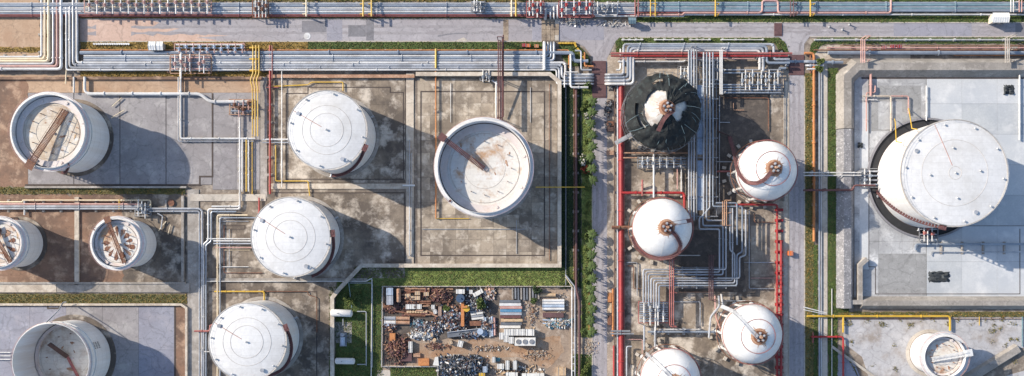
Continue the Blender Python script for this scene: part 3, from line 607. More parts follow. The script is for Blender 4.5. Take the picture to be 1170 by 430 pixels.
# ================================================================ LPG SPHERES
def on_sphere(px, py, c, rr, z0):
    o = Vector((0, 0, H)); d = (P(px, py, 0)-o).normalized(); oc = o-c; b = oc.dot(d); q = b*b-(oc.dot(oc)-rr*rr)
    if q < 0: return P(px, py, z0)
    return o+d*(-b-math.sqrt(q))
def sphere_shell(t, c, Rr, m='sphere_white'):
    n = 20; prof = [(max(.001, Rr*math.sin(math.pi*i/n)), Rr*-math.cos(math.pi*i/n)) for i in range(n+1)]
    MB().rev(c, prof, 48).build('shell', m, t)
    mb = MB()
    for i in range(10):           # meridian seams
        a = 2*math.pi*i/10+.2
        mb.tube([c+Vector((math.cos(a)*math.sin(p), math.sin(a)*math.sin(p), math.cos(p)))*(Rr+.0) for p in [R(8+10*k) for k in range(9)]], .035, 4)
    mb.build('weld_seams', 'pontoon', t)
def sphere(px, py, label, stair, Rpx=34.3, zc=11.0, ring=None, stm='stair_brown', rust_cap=True, big_ring=True, shm='sphere_white'):
    c = P(px, py, zc); Rr = Rpx*S*(H-zc)/H*.985
    t = thing('gas_sphere', label, 'gas sphere', (c.x, c.y, 0))
    sphere_shell(t, c, Rr, shm)
    MB().cyl((c.x, c.y, 0), Rr*.98, .3, 40).build('foundation', 'wall_grey', t)
    lm = MB().tube([(0, 0, 0), (0, 0, zc)], .38, 10).cyl((0, 0, 0), .75, .7, 8).mesh('leg', 'pipe_white')
    for i in range(10):
        a = 2*math.pi*i/10; piece('leg', lm, (c.x+math.cos(a)*Rr*.97, c.y+math.sin(a)*Rr*.97, .28), t)
    br = MB()
    for i in range(10):
        a0, a1 = 2*math.pi*i/10, 2*math.pi*(i+1)/10
        for za, zb in ((1, zc-2), (zc-2, 1)):
            br.tube([(c.x+math.cos(a0)*Rr*.97, c.y+math.sin(a0)*Rr*.97, za), (c.x+math.cos(a1)*Rr*.97, c.y+math.sin(a1)*Rr*.97, zb)], .09, 5)
    br.build('cross_brace', 'rust', t)
    n = 36; dr = MB().tube([(c.x+math.cos(2*math.pi*i/n)*(Rr+.75), c.y+math.sin(2*math.pi*i/n)*(Rr+.75), zc*.62) for i in range(n)], .13, 6, closed=True)
    for i in range(10): a = 2*math.pi*i/10; dr.bar((c.x+math.cos(a)*Rr*.97, c.y+math.sin(a)*Rr*.97, zc*.6), (c.x+math.cos(a)*(Rr+.8), c.y+math.sin(a)*(Rr+.8), zc*.62), .14, .14)
    dr.build('deluge_ring', 'rust', t)
    nb = MB().box((0, 0, .35), (1.1, .8, .7)).box((0, 0, .75), (1.25, .95, .1)).mesh('pedestal', 'kerb', smooth=False)
    for i in range(9):
        a = R(100)+i*R(23); piece('pedestal', nb, (c.x+math.cos(a)*(Rr+1.5), c.y+math.sin(a)*(Rr+1.5), .05), t, a)
    top = c+Vector((0, 0, Rr))
    MB().rev(top, ring_prof(.8, 1.85, .05, .2), 24).build('top_platform', 'rust', t)
    if big_ring:
        p = R(34); n = 40; rg = MB(); rg.tube([c+Vector((math.cos(2*math.pi*i/n)*math.sin(p), math.sin(2*math.pi*i/n)*math.sin(p), math.cos(p)))*(Rr+.12) for i in range(n)], .09, 5, closed=True)
        rg.build('spray_ring', 'red_faded', t)
    p = R(80); n = 44; rg = MB(); rg.tube([c+Vector((math.cos(2*math.pi*i/n)*math.sin(p), math.sin(2*math.pi*i/n)*math.sin(p), math.cos(p)))*(Rr+.35) for i in range(n)], .12, 5, closed=True)
    rg.build('spray_ring', 'red_faded', t)
    rim_rail(t, top, 1.8, .2, 'rust', 16)
    vm = MB().cyl((0, 0, 0), .24, .9, 10).cyl((0, 0, .9), .4, .15, 10).cyl((0, 0, 1.05), .2, .5, 8).mesh('relief_valve', 'pipe_pale')
    for i in range(5):
        a = 2*math.pi*i/5+.4; piece('relief_valve', vm, top+Vector((math.cos(a)*1.15, math.sin(a)*1.15, .1)), t)
    MB().tube([top+Vector((0, 0, -.2)), top+Vector((0, 0, 2.3))], .4, 10).build('vent_stack', 'rust_light', t)
    if rust_cap:
        cap = [(max(.001, (Rr+.03)*math.sin(q)), (Rr+.03)*math.cos(q)) for q in (R(16), R(13), R(9), R(4))]
        MB().rev(c, cap, 32).build('rust_collar', 'rust_light', t)
        rnd = random.Random(int(px)); st = MB()
        for i in range(16):
            a = rnd.uniform(0, 6.28); q1 = R(rnd.uniform(18, 34)); d = R(rnd.uniform(1, 2.5)); vs = []
            for q, da in ((R(15.5), -d*2), (R(15.5), d*2), (q1, 0)): vs.append(c+Vector((math.cos(a+da)*math.sin(q), math.sin(a+da)*math.sin(q), math.cos(q)))*(Rr+.035))
            st.add(vs, [(0, 1, 2)])
        tag(st.build('rust_streaks', 'rust_light', t), kind='stuff')
    if stair:                      # stairway that winds up over the shell
        pts = [on_sphere(x, y, c, Rr+.7, z) for x, y, z in stair]; fine = []
        for a, b in zip(pts, pts[1:]): fine += [a+(b-a)*k/4 for k in range(4)]
        fine.append(pts[-1]); s2 = [fine[0]]+[(fine[i-1]+fine[i]*2+fine[i+1])/4 for i in range(1, len(fine)-1)]+[fine[-1]]
        mb = MB(); rl = MB()
        for a, b in zip(s2, s2[1:]): mb.bar(a, b, 1.1, .16)
        for sg in (-.55, .55):
            q = []
            for i, p in enumerate(s2):
                d = (s2[min(i+1, len(s2)-1)]-s2[max(i-1, 0)]); sx = Vector((d.y, -d.x, 0)).normalized() if d.xy.length > 1e-4 else Vector((1, 0, 0)); q.append(p+sx*sg+Vector((0, 0, 1)))
                if i % 3 == 0: rl.bar(p+sx*sg, q[-1], .06, .06)
            rl.tube(q, .06, 5)
        st = mb.build('stair', stm, t, smooth=False); rl.build('handrail', stm, st, smooth=False)
    return t, c, Rr
sphere(875, 195.5, 'white gas sphere with dark curved stair, on the oily court by the side road', [(833, 156, .6), (838, 172, 3), (841, 188, 5.5), (845, 200, 8), (853, 209, 12), (864, 210, 15), (874, 205, 18), (881, 196, 20)])
sphere(756.3, 261, 'white gas sphere with rust stained top and hooked stair, beside thick red main', [(790, 252, 3), (760, 257, 19.5), (766, 263, 20), (773, 270, 18.5), (778, 280, 15), (775, 289, 12), (766, 294, 9), (752, 296, 6), (738, 292, 4), (727, 282, 2.2), (722, 270, .8)], big_ring=False)
sphere(858.5, 381.5, 'white gas sphere with pale ramp and ring, by the red ladder rack', [(824, 350, 9), (838, 356, 15), (848, 366, 18), (858, 378, 20), (866, 386, 20.5)], stm='pipe_pale')
sphere(765.5, 432, 'white gas sphere cut off by the bottom edge of the picture', [(738, 404, 9), (746, 411, 15), (758, 422, 19), (768, 433, 20.5)], stm='pipe_pale')
t, c, Rr = sphere(757, 129, 'gas sphere wrapped in torn black sheeting and scaffolding', [(752, 150, 14), (757, 138, 17), (763, 131, 19), (770, 126, 20)], rust_cap=True, big_ring=False, shm='old_shell')
tb = MB(); nA, nP = 120, 30; rnd = random.Random(3)
def cover(i, j):                 # sheeting hung over the scaffold: a dome that widens to the scaffold's outer face, with soft folds
    p = R(2+j*3.35); a = 2*math.pi*i/nA; q = Rr+.35; rr, zz = q*math.sin(p), q*math.cos(p)
    u = max(0, min(1, (j/nP-.33)/.5)); rr = rr*(1-u)+(rr+2.15)*u*1.0 if u < 1 else rr+2.15; zz += 1.3*u
    f = (.06+.13*u)*(math.sin(a*17+j*.16)+.6*math.sin(a*31+1.3+j*.3)) + .22*math.sin(a*5+j*.7)
    return c+Vector((math.cos(a)*(rr+f*.8), math.sin(a)*(rr+f*.8), zz+f*.7+rnd.uniform(-.18, .18)))
vs = [cover(i, j) for i in range(nA) for j in range(nP+1)]; fs = []
for i in range(nA):
    for j in range(nP):
        a = math.degrees(2*math.pi*(i+.5)/nA) % 360; p = 2+(j+.5)*3.35
        lim = 36+4*math.sin(math.radians(a*3+40))+3*math.sin(math.radians(a*7))
        if 22 < a < 92: lim = 4+abs(a-57)*.25
        if 240 < a < 305: lim = 17
        if 165 < a < 232: lim = 46
        if 120 < a < 165: lim = 42
        hole = p < lim or (168 < a < 222 and 52 < p < 60) or (95 < a < 116 and 52 < p < 60)
        if not hole: fs.append((i*(nP+1)+j, i*(nP+1)+j+1, ((i+1) % nA)*(nP+1)+j+1, ((i+1) % nA)*(nP+1)+j))
tb.add(vs, fs); tb.build('black_sheeting', 'black_net', t)
sc_ = MB(); 
for k in range(28):
    a = 2*math.pi*k/28
    for q in (Rr+1.7, Rr+3.1): sc_.tube([(c.x+math.cos(a)*q, c.y+math.sin(a)*q, 0), (c.x+math.cos(a)*q, c.y+math.sin(a)*q, 13.5)], .06, 4)
    sc_.tube([(c.x+math.cos(a)*(Rr+1.4), c.y+math.sin(a)*(Rr+1.4), 13.2), (c.x+math.cos(a)*(Rr+3.4), c.y+math.sin(a)*(Rr+3.4), 13.2)], .06, 4)
for z in (5, 9, 13):
    for q in (Rr+1.7, Rr+3.1): sc_.tube([(c.x+math.cos(2*math.pi*i/28)*q, c.y+math.sin(2*math.pi*i/28)*q, z) for i in range(28)], .06, 4, closed=True)
sc_.build('scaffolding', 'pipe_grey', t)
ln = MB()
for i in range(16):
    a = rnd.uniform(0, 6.28); p0 = R(rnd.uniform(35, 60)); p1 = R(rnd.uniform(75, 100)); da = rnd.uniform(-.25, .25)
    ln.tube([c+Vector((math.cos(a+da*k)*math.sin(p0+(p1-p0)*k), math.sin(a+da*k)*math.sin(p0+(p1-p0)*k), math.cos(p0+(p1-p0)*k)))*(Rr+1.0+2.2*k) for k in (0, .33, .66, 1)], .06, 4)
ln.build('tie_ropes', 'pipe_teal', t)
# ================================================================ PIPES
def path(pts, z, rad=1.2):
    q = []
    for p in pts: q.append(P(p[0], p[1], p[2] if len(p) > 2 else z))
    return fillet(q, rad)
FL = {}
def pipe(root, pts, z, r, m, name='pipe', flange=0, rad=None, n=8):
    q = path(pts, z, rad or max(.5, r*2.6)); o = MB().tube(q, r, n).build(name, m, root)
    if flange:                    # bolted flange pairs along the run: sub-parts of the pipe
        acc = 0; nxt = flange*.6
        for a, b in zip(q, q[1:]):
            L = (b-a).length
            while nxt < acc+L:
                p = a+(b-a)*((nxt-acc)/L); d = (b-a).normalized(); key = (round(r, 2), m, abs(d.x) > .7)
                if key not in FL: FL[key] = MB().tube([Vector((-.16, 0, 0)), Vector((.16, 0, 0))], r*1.45, 10).mesh('flange', m)
                e = bpy.data.objects.new('flange', FL[key]); COL.objects.link(e); e.parent = o; e.location = p-ORG[root.name]; e.rotation_euler = (0, 0, math.atan2(d.y, d.x)); nxt += flange
            acc += L
    return o
SHARED = {}
def shared(key, fn):
    if key not in SHARED: SHARED[key] = fn()
    return SHARED[key]
def rack(label, pipes, sleepers=(), z=1.0, group=None, name='pipe_rack', fl=22):
    """pipes: (points, radius, material[, height]); sleepers: (x0, y0, x1, y1, step, 'v'|'h') low concrete supports under the run"""
    a = pipes[0][0][0]; c = P(a[0], a[1], 0); t = thing(name, label, 'pipe rack', (c.x, c.y, 0), group)
    for p in pipes: pipe(t, p[0], p[3] if len(p) > 3 else z, p[1], p[2], flange=fl)
    for (x0, y0, x1, y1, step, zz, m) in sleepers:
        L = math.hypot(x1-x0, y1-y0)                       # a bent running across the pipes, repeated along x or y
        hor = step > 0
        if hor:                                             # pipes run along x: bents at x0, x0+step.., spanning y0..y1
            ln = abs(y1-y0)*S; me = shared(('sl', round(ln, 1), zz, m, 0), lambda: MB().box((0, 0, zz/2), (.5, ln, zz)).box((0, 0, .08), (.9, ln+.4, .16)).mesh('support', m, smooth=False))
            k = x0
            while k <= x1: q = P(k, (y0+y1)/2, 0); piece('support', me, q, t); k += step
        else:
            ln = abs(x1-x0)*S; me = shared(('sl', round(ln, 1), zz, m, 1), lambda: MB().box((0, 0, zz/2), (ln, .5, zz)).box((0, 0, .08), (ln+.4, .9, .16)).mesh('support', m, smooth=False))
            k = y0
            while k <= y1: q = P((x0+x1)/2, k, 0); piece('support', me, q, t); k -= step
    return t
def H_(x0, x1, ys, z=None): return [([(x0, y), (x1, y)], r, m, *( [zz] )) for y, r, m, zz in ys]
# --- northern rack
rack('northern pipe rack, long rows of pale and blue grey pipes left of the road crossing',
     H_(W0, 726, [(4.4, .36, 'pipe_pale', 1.3), (6.8, .42, 'pipe_blue', 1.35), (9.3, .26, 'pipe_white', 1.2), (11.3, .34, 'pipe_pale', 1.3), (13.6, .3, 'pipe_white', 1.2), (15.7, .22, 'pipe_blue', 1.2), (17.4, .2, 'red_faded', 1.1), (19.0, .16, 'red_faded', .8)]),
     [(96, 3, 720, 19, 26, .75, 'wall_grey')])
rack('northern pipe rack, teal and blue grey pipes along the green verge at upper right',
     H_(728, W1, [(3.6, .36, 'pipe_blue', 1.3), (5.8, .42, 'pipe_teal', 1.35), (8.0, .3, 'pipe_pale', 1.2), (10, .36, 'pipe_teal', 1.3), (12.4, .42, 'pipe_blue', 1.3)]) +
     [([(728, 17.2), (780, 17.2), (782, 15), (868, 15), (871, 13), (871, 1), (889, 1), (889, 15), (1016, 15), (1018, 13), (1018, -20)], .34, 'pink', 1.6), ([(680, 18.6), (781, 18.6), (781, 16.8), (W1, 16.8)], .26, 'pipe_white', 1.2), ([(728, 14.4), (1012, 14.4)], .22, 'red_faded', 1.15)],
     [(740, 3, 1250, 17, 29, .7, 'wall_grey')])
# --- portal bridges that carry pipes across the rack
def portal(x, y0, y1, m, wd, label, z=4.0, rails=2, name='pipe_bridge'):
    c = P(x, y1, 0); t = thing(name, label, 'pipe bridge', (c.x, c.y, 0))
    for k in range(rails):
        o = (k-(rails-1)/2)*wd/max(1, rails-1) if rails > 1 else 0
        a, b = P(x, y0, z)+Vector((o, 0, 0)), P(x, y1, z)+Vector((o, 0, 0)); MB().tube([a, b], .16 if rails > 1 else .24, 8).build('pipe', m, t)
    n = 3
    pm = MB()
    for k in range(n):
        p = P(x, y0+(y1-y0)*k/(n-1), 0); cm = MB().bar(p+Vector((-wd/2-.2, 0, z-.35)), p+Vector((wd/2+.2, 0, z-.35)), .22, .25); cm.build('crossbeam', m, t, smooth=False)
        for sg in (-1, 1): MB().bar(p+Vector((sg*(wd/2+.1), 0, 0)), p+Vector((sg*(wd/2+.1), 0, z-.4)), .22, .22).build('post', m, t, smooth=False)
    return t
for x, m, wd, r_, lb in ((350, 'pipe_cream', .5, 1, 'cream pipe crossing the northern rack above the dark road patch'), (415, 'yellow', .6, 1, 'left one of two yellow pipes crossing the northern rack near the road patches'),
                     (424.5, 'yellow', .6, 1, 'right one of two yellow pipes crossing the northern rack near the road patches'), (584.5, 'pipe_cream', .6, 1, 'cream pipe crossing the northern rack, left of its yellow neighbour'),
                     (589.5, 'yellow', .5, 1, 'yellow pipe crossing the northern rack next to a cream one'), (746, 'yellow', 1.5, 2, 'wide yellow pipe bridge over the teal rack at top'), (817.5, 'yellow', .7, 1, 'slim yellow pipe bridge over the teal rack above the fence gap'),
                     (926, 'yellow', .6, 1, 'yellow pipe bridge over the teal rack just right of the brown one'), (905, 'bridge_red', 1.0, 2, 'dark brown pipe bridge beside the pink expansion loop'), (1156.5, 'pipe_white', .8, 2, 'white pipe bridge over the teal rack at far right by the shed'),
                     (1166, 'pink', .8, 2, 'pink pipe bridge at the far right end of the teal rack'), (727.5, 'red_faded', 1.0, 2, 'faded red pipe bridge where the green verge of the teal rack begins')):
    portal(x, -4, 19 if x < 1000 else 14, m, wd, lb, z=3.2, rails=r_)
# --- second rack, left of the crossing
P2 = [([(47.5, N0), (47.5, 65), (W0, 65)], .3, 'pipe_white', 1.2), ([(51.5, N0), (51.5, 67.5), (W0, 67.5)], .38, 'pipe_cream', 1.25), ([(56, N0), (56, 70.2), (W0, 70.2)], .46, 'pipe_cream', 1.3),
      ([(61, N0), (61, 73), (W0, 73)], .36, 'pipe_white', 1.2), ([(65.5, N0), (65.5, 76), (W0, 76)], .4, 'pink', 1.25), ([(70, N0), (70, 79), (W0, 79)], .44, 'pipe_white', 1.3)]
rack('bundle of cream and white pipes coming down the left edge and turning left', P2, [(45, -20, 72, 60, -20, .7, 'wall_grey'), (-60, 63, 40, 81, 22, .7, 'wall_grey')])
rack('second pipe rack, wide bed of bright white and pale blue pipes below the road',
     [([(90, 4), (76, 4), (76, 80), (636, 80), (636, 96), (676, 96), (680, 96, -1.2)], .3, 'pipe_white', 1.2), ([(90, 7), (80, 7), (80, 77.4), (639, 77.4), (639, 92.5), (676, 92.5), (680, 92.5, -1.2)], .38, 'pipe_pale', 1.25),
      ([(84, -50), (84, 74.6), (642, 74.6), (642, 89), (676, 89), (680, 89, -1.2)], .42, 'pipe_pale', 1.3), ([(88, -50), (88, 71.8), (646, 71.8), (646, 85.5), (676, 85.5), (680, 85.5, -1.2)], .38, 'pipe_white', 1.2),
      ([(96, 69.2), (633, 69.2), (633, 50), (633, 48, -.9)], .4, 'pipe_pale', 1.25), ([(96, 66.6), (629.5, 66.6), (629.5, 50), (629.5, 48, -.9)], .36, 'pipe_blue', 1.25), ([(96, 64.2), (626, 64.2), (626, 50), (626, 48, -.9)], .3, 'pipe_white', 1.2),
      ([(622, 80), (622, 50), (622, 48, -.9)], .5, 'pipe_white', 2.0)],
     [(100, 63, 615, 81, 24, .7, 'wall_grey'), (75, 10, 89, 60, -18, .7, 'wall_grey')])
rack('dark grey main with an orange lagged line above the bright white pipe bed',
     [([(92, 60.6), (640, 60.6), (655, 60.6), (655, 70), (672, 70)], .62, 'pipe_blue', 1.1), ([(92, 57.4), (650, 57.4), (650, 66), (650, 78)], .2, 'rust_orange', .9), ([(92, 62.8), (600, 62.8)], .16, 'rust', .7)],
     [(100, 57, 640, 62.5, 20, .5, 'wall_grey')])
rack('short pipe stubs rising from the crossing towards the northern rack', [([(623, 23, -.9), (623, 20), (623, 12)], .5, 'pipe_white', 1.6), ([(629, 23, -.9), (629, 20), (629, 10)], .3, 'pipe_pale', 1.7), ([(633, 23, -.9), (633, 20), (633, 8)], .3, 'pipe_white', 1.7), ([(637, 23, -.9), (637, 20), (637, 6)], .25, 'pipe_pale', 1.7)], [], fl=0)
rack('nested white pipe elbows at the corner beside the brown bridge deck',
     [([(652, 62), (652, 100), (672, 100)], .34, 'pipe_white', 1.9), ([(645, 100), (645, 82.5), (660, 82.5)], .2, 'pipe_white', 2.1), ([(657, 58), (664, 58), (664, 80), (676, 80)], .26, 'pipe_pale', 1.7), ([(668, 60), (668, 76), (678, 76)], .3, 'rust_orange', 1.3)], [(650, 84, 674, 98, 11, 1.1, 'wall_grey')], fl=8)
# --- LPG block: entry rack
rack('white and blue pipe loop framing the top of the gas sphere block',
     [([(690, 96, -1.2), (695, 96), (723.5, 96), (723.5, 58), (868, 58), (868, 80)], .42, 'pipe_white', 2.2), ([(690, 92.5, -1.2), (695, 92.5), (720.4, 92.5), (720.4, 55.6), (872, 55.6), (872, 82)], .46, 'pipe_pale', 2.3),
      ([(690, 89, -1.2), (695, 89), (717.4, 89), (717.4, 53.2), (876, 53.2), (876, 72), (902, 72)], .42, 'pipe_blue', 2.3), ([(690, 85.5, -1.2), (695, 85.5), (712.5, 85.5), (712.5, 50.8), (884, 50.8), (884, 68), (902, 68)], .38, 'pipe_pale', 2.2),
      ([(704, 80), (709, 80), (709, 56)], .3, 'pipe_white', 1.6)],
     [(730, 51, 865, 58, 19, 1.6, 'wall_grey'), (711, 62, 725, 90, -12, 1.6, 'wall_grey'), (697, 85, 710, 97, 8, 1.2, 'wall_grey')], fl=14)
rack('dark red pipes running across the top of the gas sphere block', [([(698, 61.3), (905, 61.3)], .38, 'red_faded', 2.9), ([(698, 64.2), (900, 64.2)], .26, 'red', 2.7), ([(706, 67.2), (862, 67.2)], .2, 'pink', 2.4), ([(706, 70.5), (782, 70.5), (786, 66), (832, 66)], .28, 'pipe_white', 2.0)], [(735, 60, 895, 68, 26, 2.2, 'steel')], fl=14)
rack('tall bundle of parallel grey pipes running down past the gas spheres',
     [([(x, 57), (x, 254 - k*1.0)], .25, m, z) for k, (x, m, z) in enumerate(((787, 'pipe_pale', 4.6), (790, 'pipe_blue', 4.7), (793, 'pipe_pale', 4.6), (796, 'pipe_grey', 4.6)))] +
     [([(804, 60), (804, 246), (799, 249), (799, 262), (822, 262), (822, 311), (738, 311), (738, 346)], .25, 'pipe_pale', 4.6), ([(807.5, 60), (807.5, 242), (803, 245), (803, 258), (826, 258), (826, 314), (741.2, 314), (741.2, 350)], .25, 'pipe_blue', 4.6),
      ([(811, 60), (811, 238), (807, 241), (807, 252), (829.5, 252), (829.5, 308), (735, 308), (735, 346)], .25, 'pipe_pale', 4.8), ([(814.5, 60), (814.5, 236), (848, 236), (848, 288), (842, 291), (842, 326.5), (753, 326.5), (753, 352)], .25, 'pipe_blue', 4.6),
      ([(834, 238), (834, 286), (839.5, 290), (839.5, 323.6), (750, 323.6), (750, 352)], .24, 'pipe_pale', 4.7), ([(837, 238), (837, 284), (837, 320.6), (747, 320.6), (747, 352)], .24, 'pipe_pale', 4.7), ([(852, 240), (852, 292), (845, 294), (845, 318), (744, 318), (744, 346)], .26, 'pipe_pale', 4.9),
      ([(818, 232), (842, 232), (842, 280)], .26, 'pipe_blue', 4.9)],
     [], fl=18)
def trestle(pts, label, w_=5.0, z=4.1, m='steel', vert=True):
    c = P(*pts[0], 0); t = thing('pipe_trestle', label, 'trestle', (c.x, c.y, 0))
    for (x, y) in pts:
        p = P(x, y, 0); d = Vector((w_/2, 0, 0)) if vert else Vector((0, w_/2, 0))
        MB().bar(p-d+Vector((0, 0, z)), p+d+Vector((0, 0, z)), .3, .35).build('crossbeam', m, t, smooth=False)
        for sg in (-1, 1): MB().bar(p+d*sg*.92, p+d*sg*.92+Vector((0, 0, z)), .28, .28).build('post', m, t, smooth=False)
    for a, b in zip(pts, pts[1:]):
        for sg in (-1, 1):
            d = Vector((w_/2, 0, 0)) if vert else Vector((0, w_/2, 0))
            MB().bar(P(*a, 0)+d*sg*.92+Vector((0, 0, z-.5)), P(*b, 0)+d*sg*.92+Vector((0, 0, z-.5)), .2, .25).build('longeron', m, t, smooth=False)
    return t
trestle([(800, y) for y in range(72, 250, 22)], 'steel trestle under the tall bundle of parallel grey pipes', 9.5)
trestle([(x, 317) for x in (762, 777, 793, 810, 826)], 'steel trestle under the horizontal run of pipes above the grid manifold', 7.0, vert=False)
bl = MB()
for y0, y1 in ((108, 176), (184, 232)): bl.box(P(801 if y0 < 150 else 800, (y0+y1)/2, 3.6), (3.2, (y1-y0)*S, .1))
t = thing('cable_tray', 'flat blue grey cable tray lying between the parallel pipes', 'cable tray', P(801, 140, 0))
for y0, y1 in ((98, 176), (184, 240)): MB().box(P(800.5, (y0+y1)/2, 3.9), (2.0, (y1-y0)*S, .12)).build('tray', 'blue_pale', t, smooth=False)
# --- manifolds: a frame with headers, drops, valves and handwheels
VAL = {}
def valve_mesh(m, wm):
    return shared(('valve', m), lambda: MB().tube([(-.45, 0, 0), (.45, 0, 0)], .34, 10).tube([(-.5, 0, 0), (-.36, 0, 0)], .48, 10).tube([(.36, 0, 0), (.5, 0, 0)], .48, 10).cyl((0, 0, 0), .2, 1.0, 8).tube([(math.cos(2*math.pi*i/10)*.42, math.sin(2*math.pi*i/10)*.42, 1.0) for i in range(10)], .06, 4, closed=True).mesh('valve', m))
def manifold(label, x0, y0, x1, y1, headers, drops, z=1.2, fm='steel', hm='pipe_pale', dmat='pipe_white', vm='pipe_blue', frame=True, r=.24, dr=.18, fz=None):
    c = P((x0+x1)/2, (y0+y1)/2, 0); t = thing('valve_manifold', label, 'manifold', (c.x, c.y, 0)); fz = fz or z-.4
    for i, y in enumerate(headers): pipe(t, [(x0, y), (x1, y)], z, r, hm if i % 2 == 0 else 'pipe_blue', name='header', flange=9)
    for k, d in enumerate(drops):
        x, ya, yb = d; pipe(t, [(x, ya, z+.75), (x, yb, z+.75)], z+.75, dr, dmat, name='branch_pipe')
        q = P(x, ya+(yb-ya)*(.35 if k % 2 else .6), z+.75); piece('valve', valve_mesh(vm, 'red'), q, t, math.pi/2)
    if frame:
        for xa, ya, xb, yb in ((x0-1.5, y0, x1+1.5, y0), (x0-1.5, y1, x1+1.5, y1), (x0-1.5, y0+.8, x0-1.5, y1-.8), (x1+1.5, y0+.8, x1+1.5, y1-.8), ((x0+x1)/2, y0+.8, (x0+x1)/2, y1-.8)):
            MB().bar(P(xa, ya, fz), P(xb, yb, fz), .26, .26).build('frame_beam', fm, t, smooth=False)
        for x in (x0-1.5, x1+1.5):
            for y in (y0, y1): MB().bar(P(x, y, 0), P(x, y, 0)+Vector((0, 0, fz)), .22, .22).build('post', fm, t, smooth=False)
    return t
manifold('large valve manifold with many white branch pipes at upper right of the sphere block', 826, 80, 892, 107, [80, 83.5, 97, 100, 103, 106], [(x, 80 if k % 2 else 84, 103 if k % 3 else 98) for k, x in enumerate((848, 852, 856.5, 860, 866, 870, 875, 879, 885, 889))], z=1.6)
manifold('compact valve skid with white pipes between the wrapped sphere and the large manifold', 801, 66, 822, 100, [70, 74.5, 79, 92, 96], [(803, 66, 98), (807.5, 66, 98), (811, 72, 92), (816, 70, 98), (820, 66, 90)], z=2.0)
manifold('short pipe skid above the wrapped sphere with white risers', 776, 76, 789, 97, [79, 84, 90], [(778, 76, 96), (782, 78, 96), (786, 76, 94)], z=1.4)
manifold('grid shaped manifold with red frame at lower left of the sphere block', 731, 345, 763, 369, [346, 348.5, 351, 353.5, 356, 358.5, 361, 364, 367], [(736, 345, 369), (743, 345, 372), (749, 345, 378), (752, 345, 372), (758, 345, 368)], z=2.6, fm='red_faded', dr=.24)
manifold('row of small valves left of the parallel pipes under the wrapped sphere', 730, 180, 784, 192, [181, 184, 187, 190], [(x, 179, 192) for x in (734, 740, 746, 754, 762, 770, 778)], z=1.8, dr=.14)
manifold('rust red manifold in the corner of the grey western court', 264, 114, 288, 131, [116, 119.5, 123, 127], [(268, 114, 124), (273, 118, 134), (278, 116, 131), (284, 114, 126)], z=1.0, fm='rust_light', hm='rust_light', vm='rust', dmat='pink')
manifold('large pump manifold with pink pipes on the ochre verge at upper left', 201, 50, 278, 62, [51.5, 55, 59], [(x, 50, 61) for x in range(205, 278, 8)], z=1.5, fm='pink', hm='pipe_white', vm='blue_pale', dmat='pink')
manifold('rusty manifold standing across the white pipe bed at upper left', 196, 63, 240, 84, [66, 72, 79], [(200, 63, 80), (207, 60, 90), (212, 64, 82), (217, 62, 82), (228, 60, 82), (233, 64, 84)], z=2.4, fm='rust_light', hm='pink', vm='pink')
manifold('long cluster of white pipework over the northern rack at upper left', 98, -2, 240, 15, [0, 4, 8], [(x, -4, 13+3*(k % 2)) for k, x in enumerate(range(102, 240, 9))], z=2.6, fm='pink', hm='pipe_cream', vm='pink', dmat='pipe_white', dr=.22)
manifold('dark rusty manifold crossing the northern rack over the pinkish road', 290, -3, 305, 20, [2, 8, 14], [(292, -3, 20), (296, -3, 20), (300, -3, 20), (304, 0, 20)], z=2.6, fm='rust', hm='steel', vm='rust', dmat='steel')
manifold('grey pipe junction on the northern rack above the curved tyre mark', 540, 2, 553, 14, [3, 8, 13], [(542, 0, 13), (545, 0, 13), (549, 2, 14)], z=2.6, fm='steel', vm='steel')
manifold('pink pump manifold on the northern rack left of the paved crossing', 603, 2, 620, 20, [4, 9, 14], [(605, 0, 18), (609, 0, 18), (614, 2, 20), (618, 0, 16)], z=2.6, fm='red_faded', hm='pipe_pale', vm='red')
manifold('cluster of valves on the northern rack right of the paved crossing', 640, 2, 676, 20, [3, 9, 16], [(642, 0, 20), (647, 0, 17), (656, 0, 18), (662, 0, 14), (670, 0, 17), (674, 0, 16)], z=2.6, fm='red_faded', hm='pipe_blue', vm='red')
manifold('small white valve loop at the edge of the northern rack beside the kiosk', 680, 4, 704, 17, [6, 11], [(683, 2, 16), (688, 4, 12), (694, 2, 12), (700, 4, 14)], z=2.6, fm='pipe_white', vm='pipe_blue')
manifold('white valve group at the head of the tank cell beside the brown column', 550, 82, 562, 92, [83.5, 88], [(552, 80, 94), (556, 82, 92), (559, 80, 94)], z=1.2)
manifold('white valve group in the rack bay left of the small round tank', 156, 234, 171, 247, [236, 240, 244], [(158, 228, 247), (162, 230, 244), (166, 232, 250)], z=1.2)
manifold('white valve group at the left foot of the largest tank', 984, 193, 1003, 214, [196, 201, 206, 211], [(988, 193, 214), (994, 195, 212)], z=1.0, r=.28)
manifold('white valve stand below the largest tank on the pale court', 1052, 256, 1070, 276, [262, 268, 274], [(1056, 252, 276), (1060, 252, 280), (1065, 254, 276)], z=1.2, vm='red_faded')
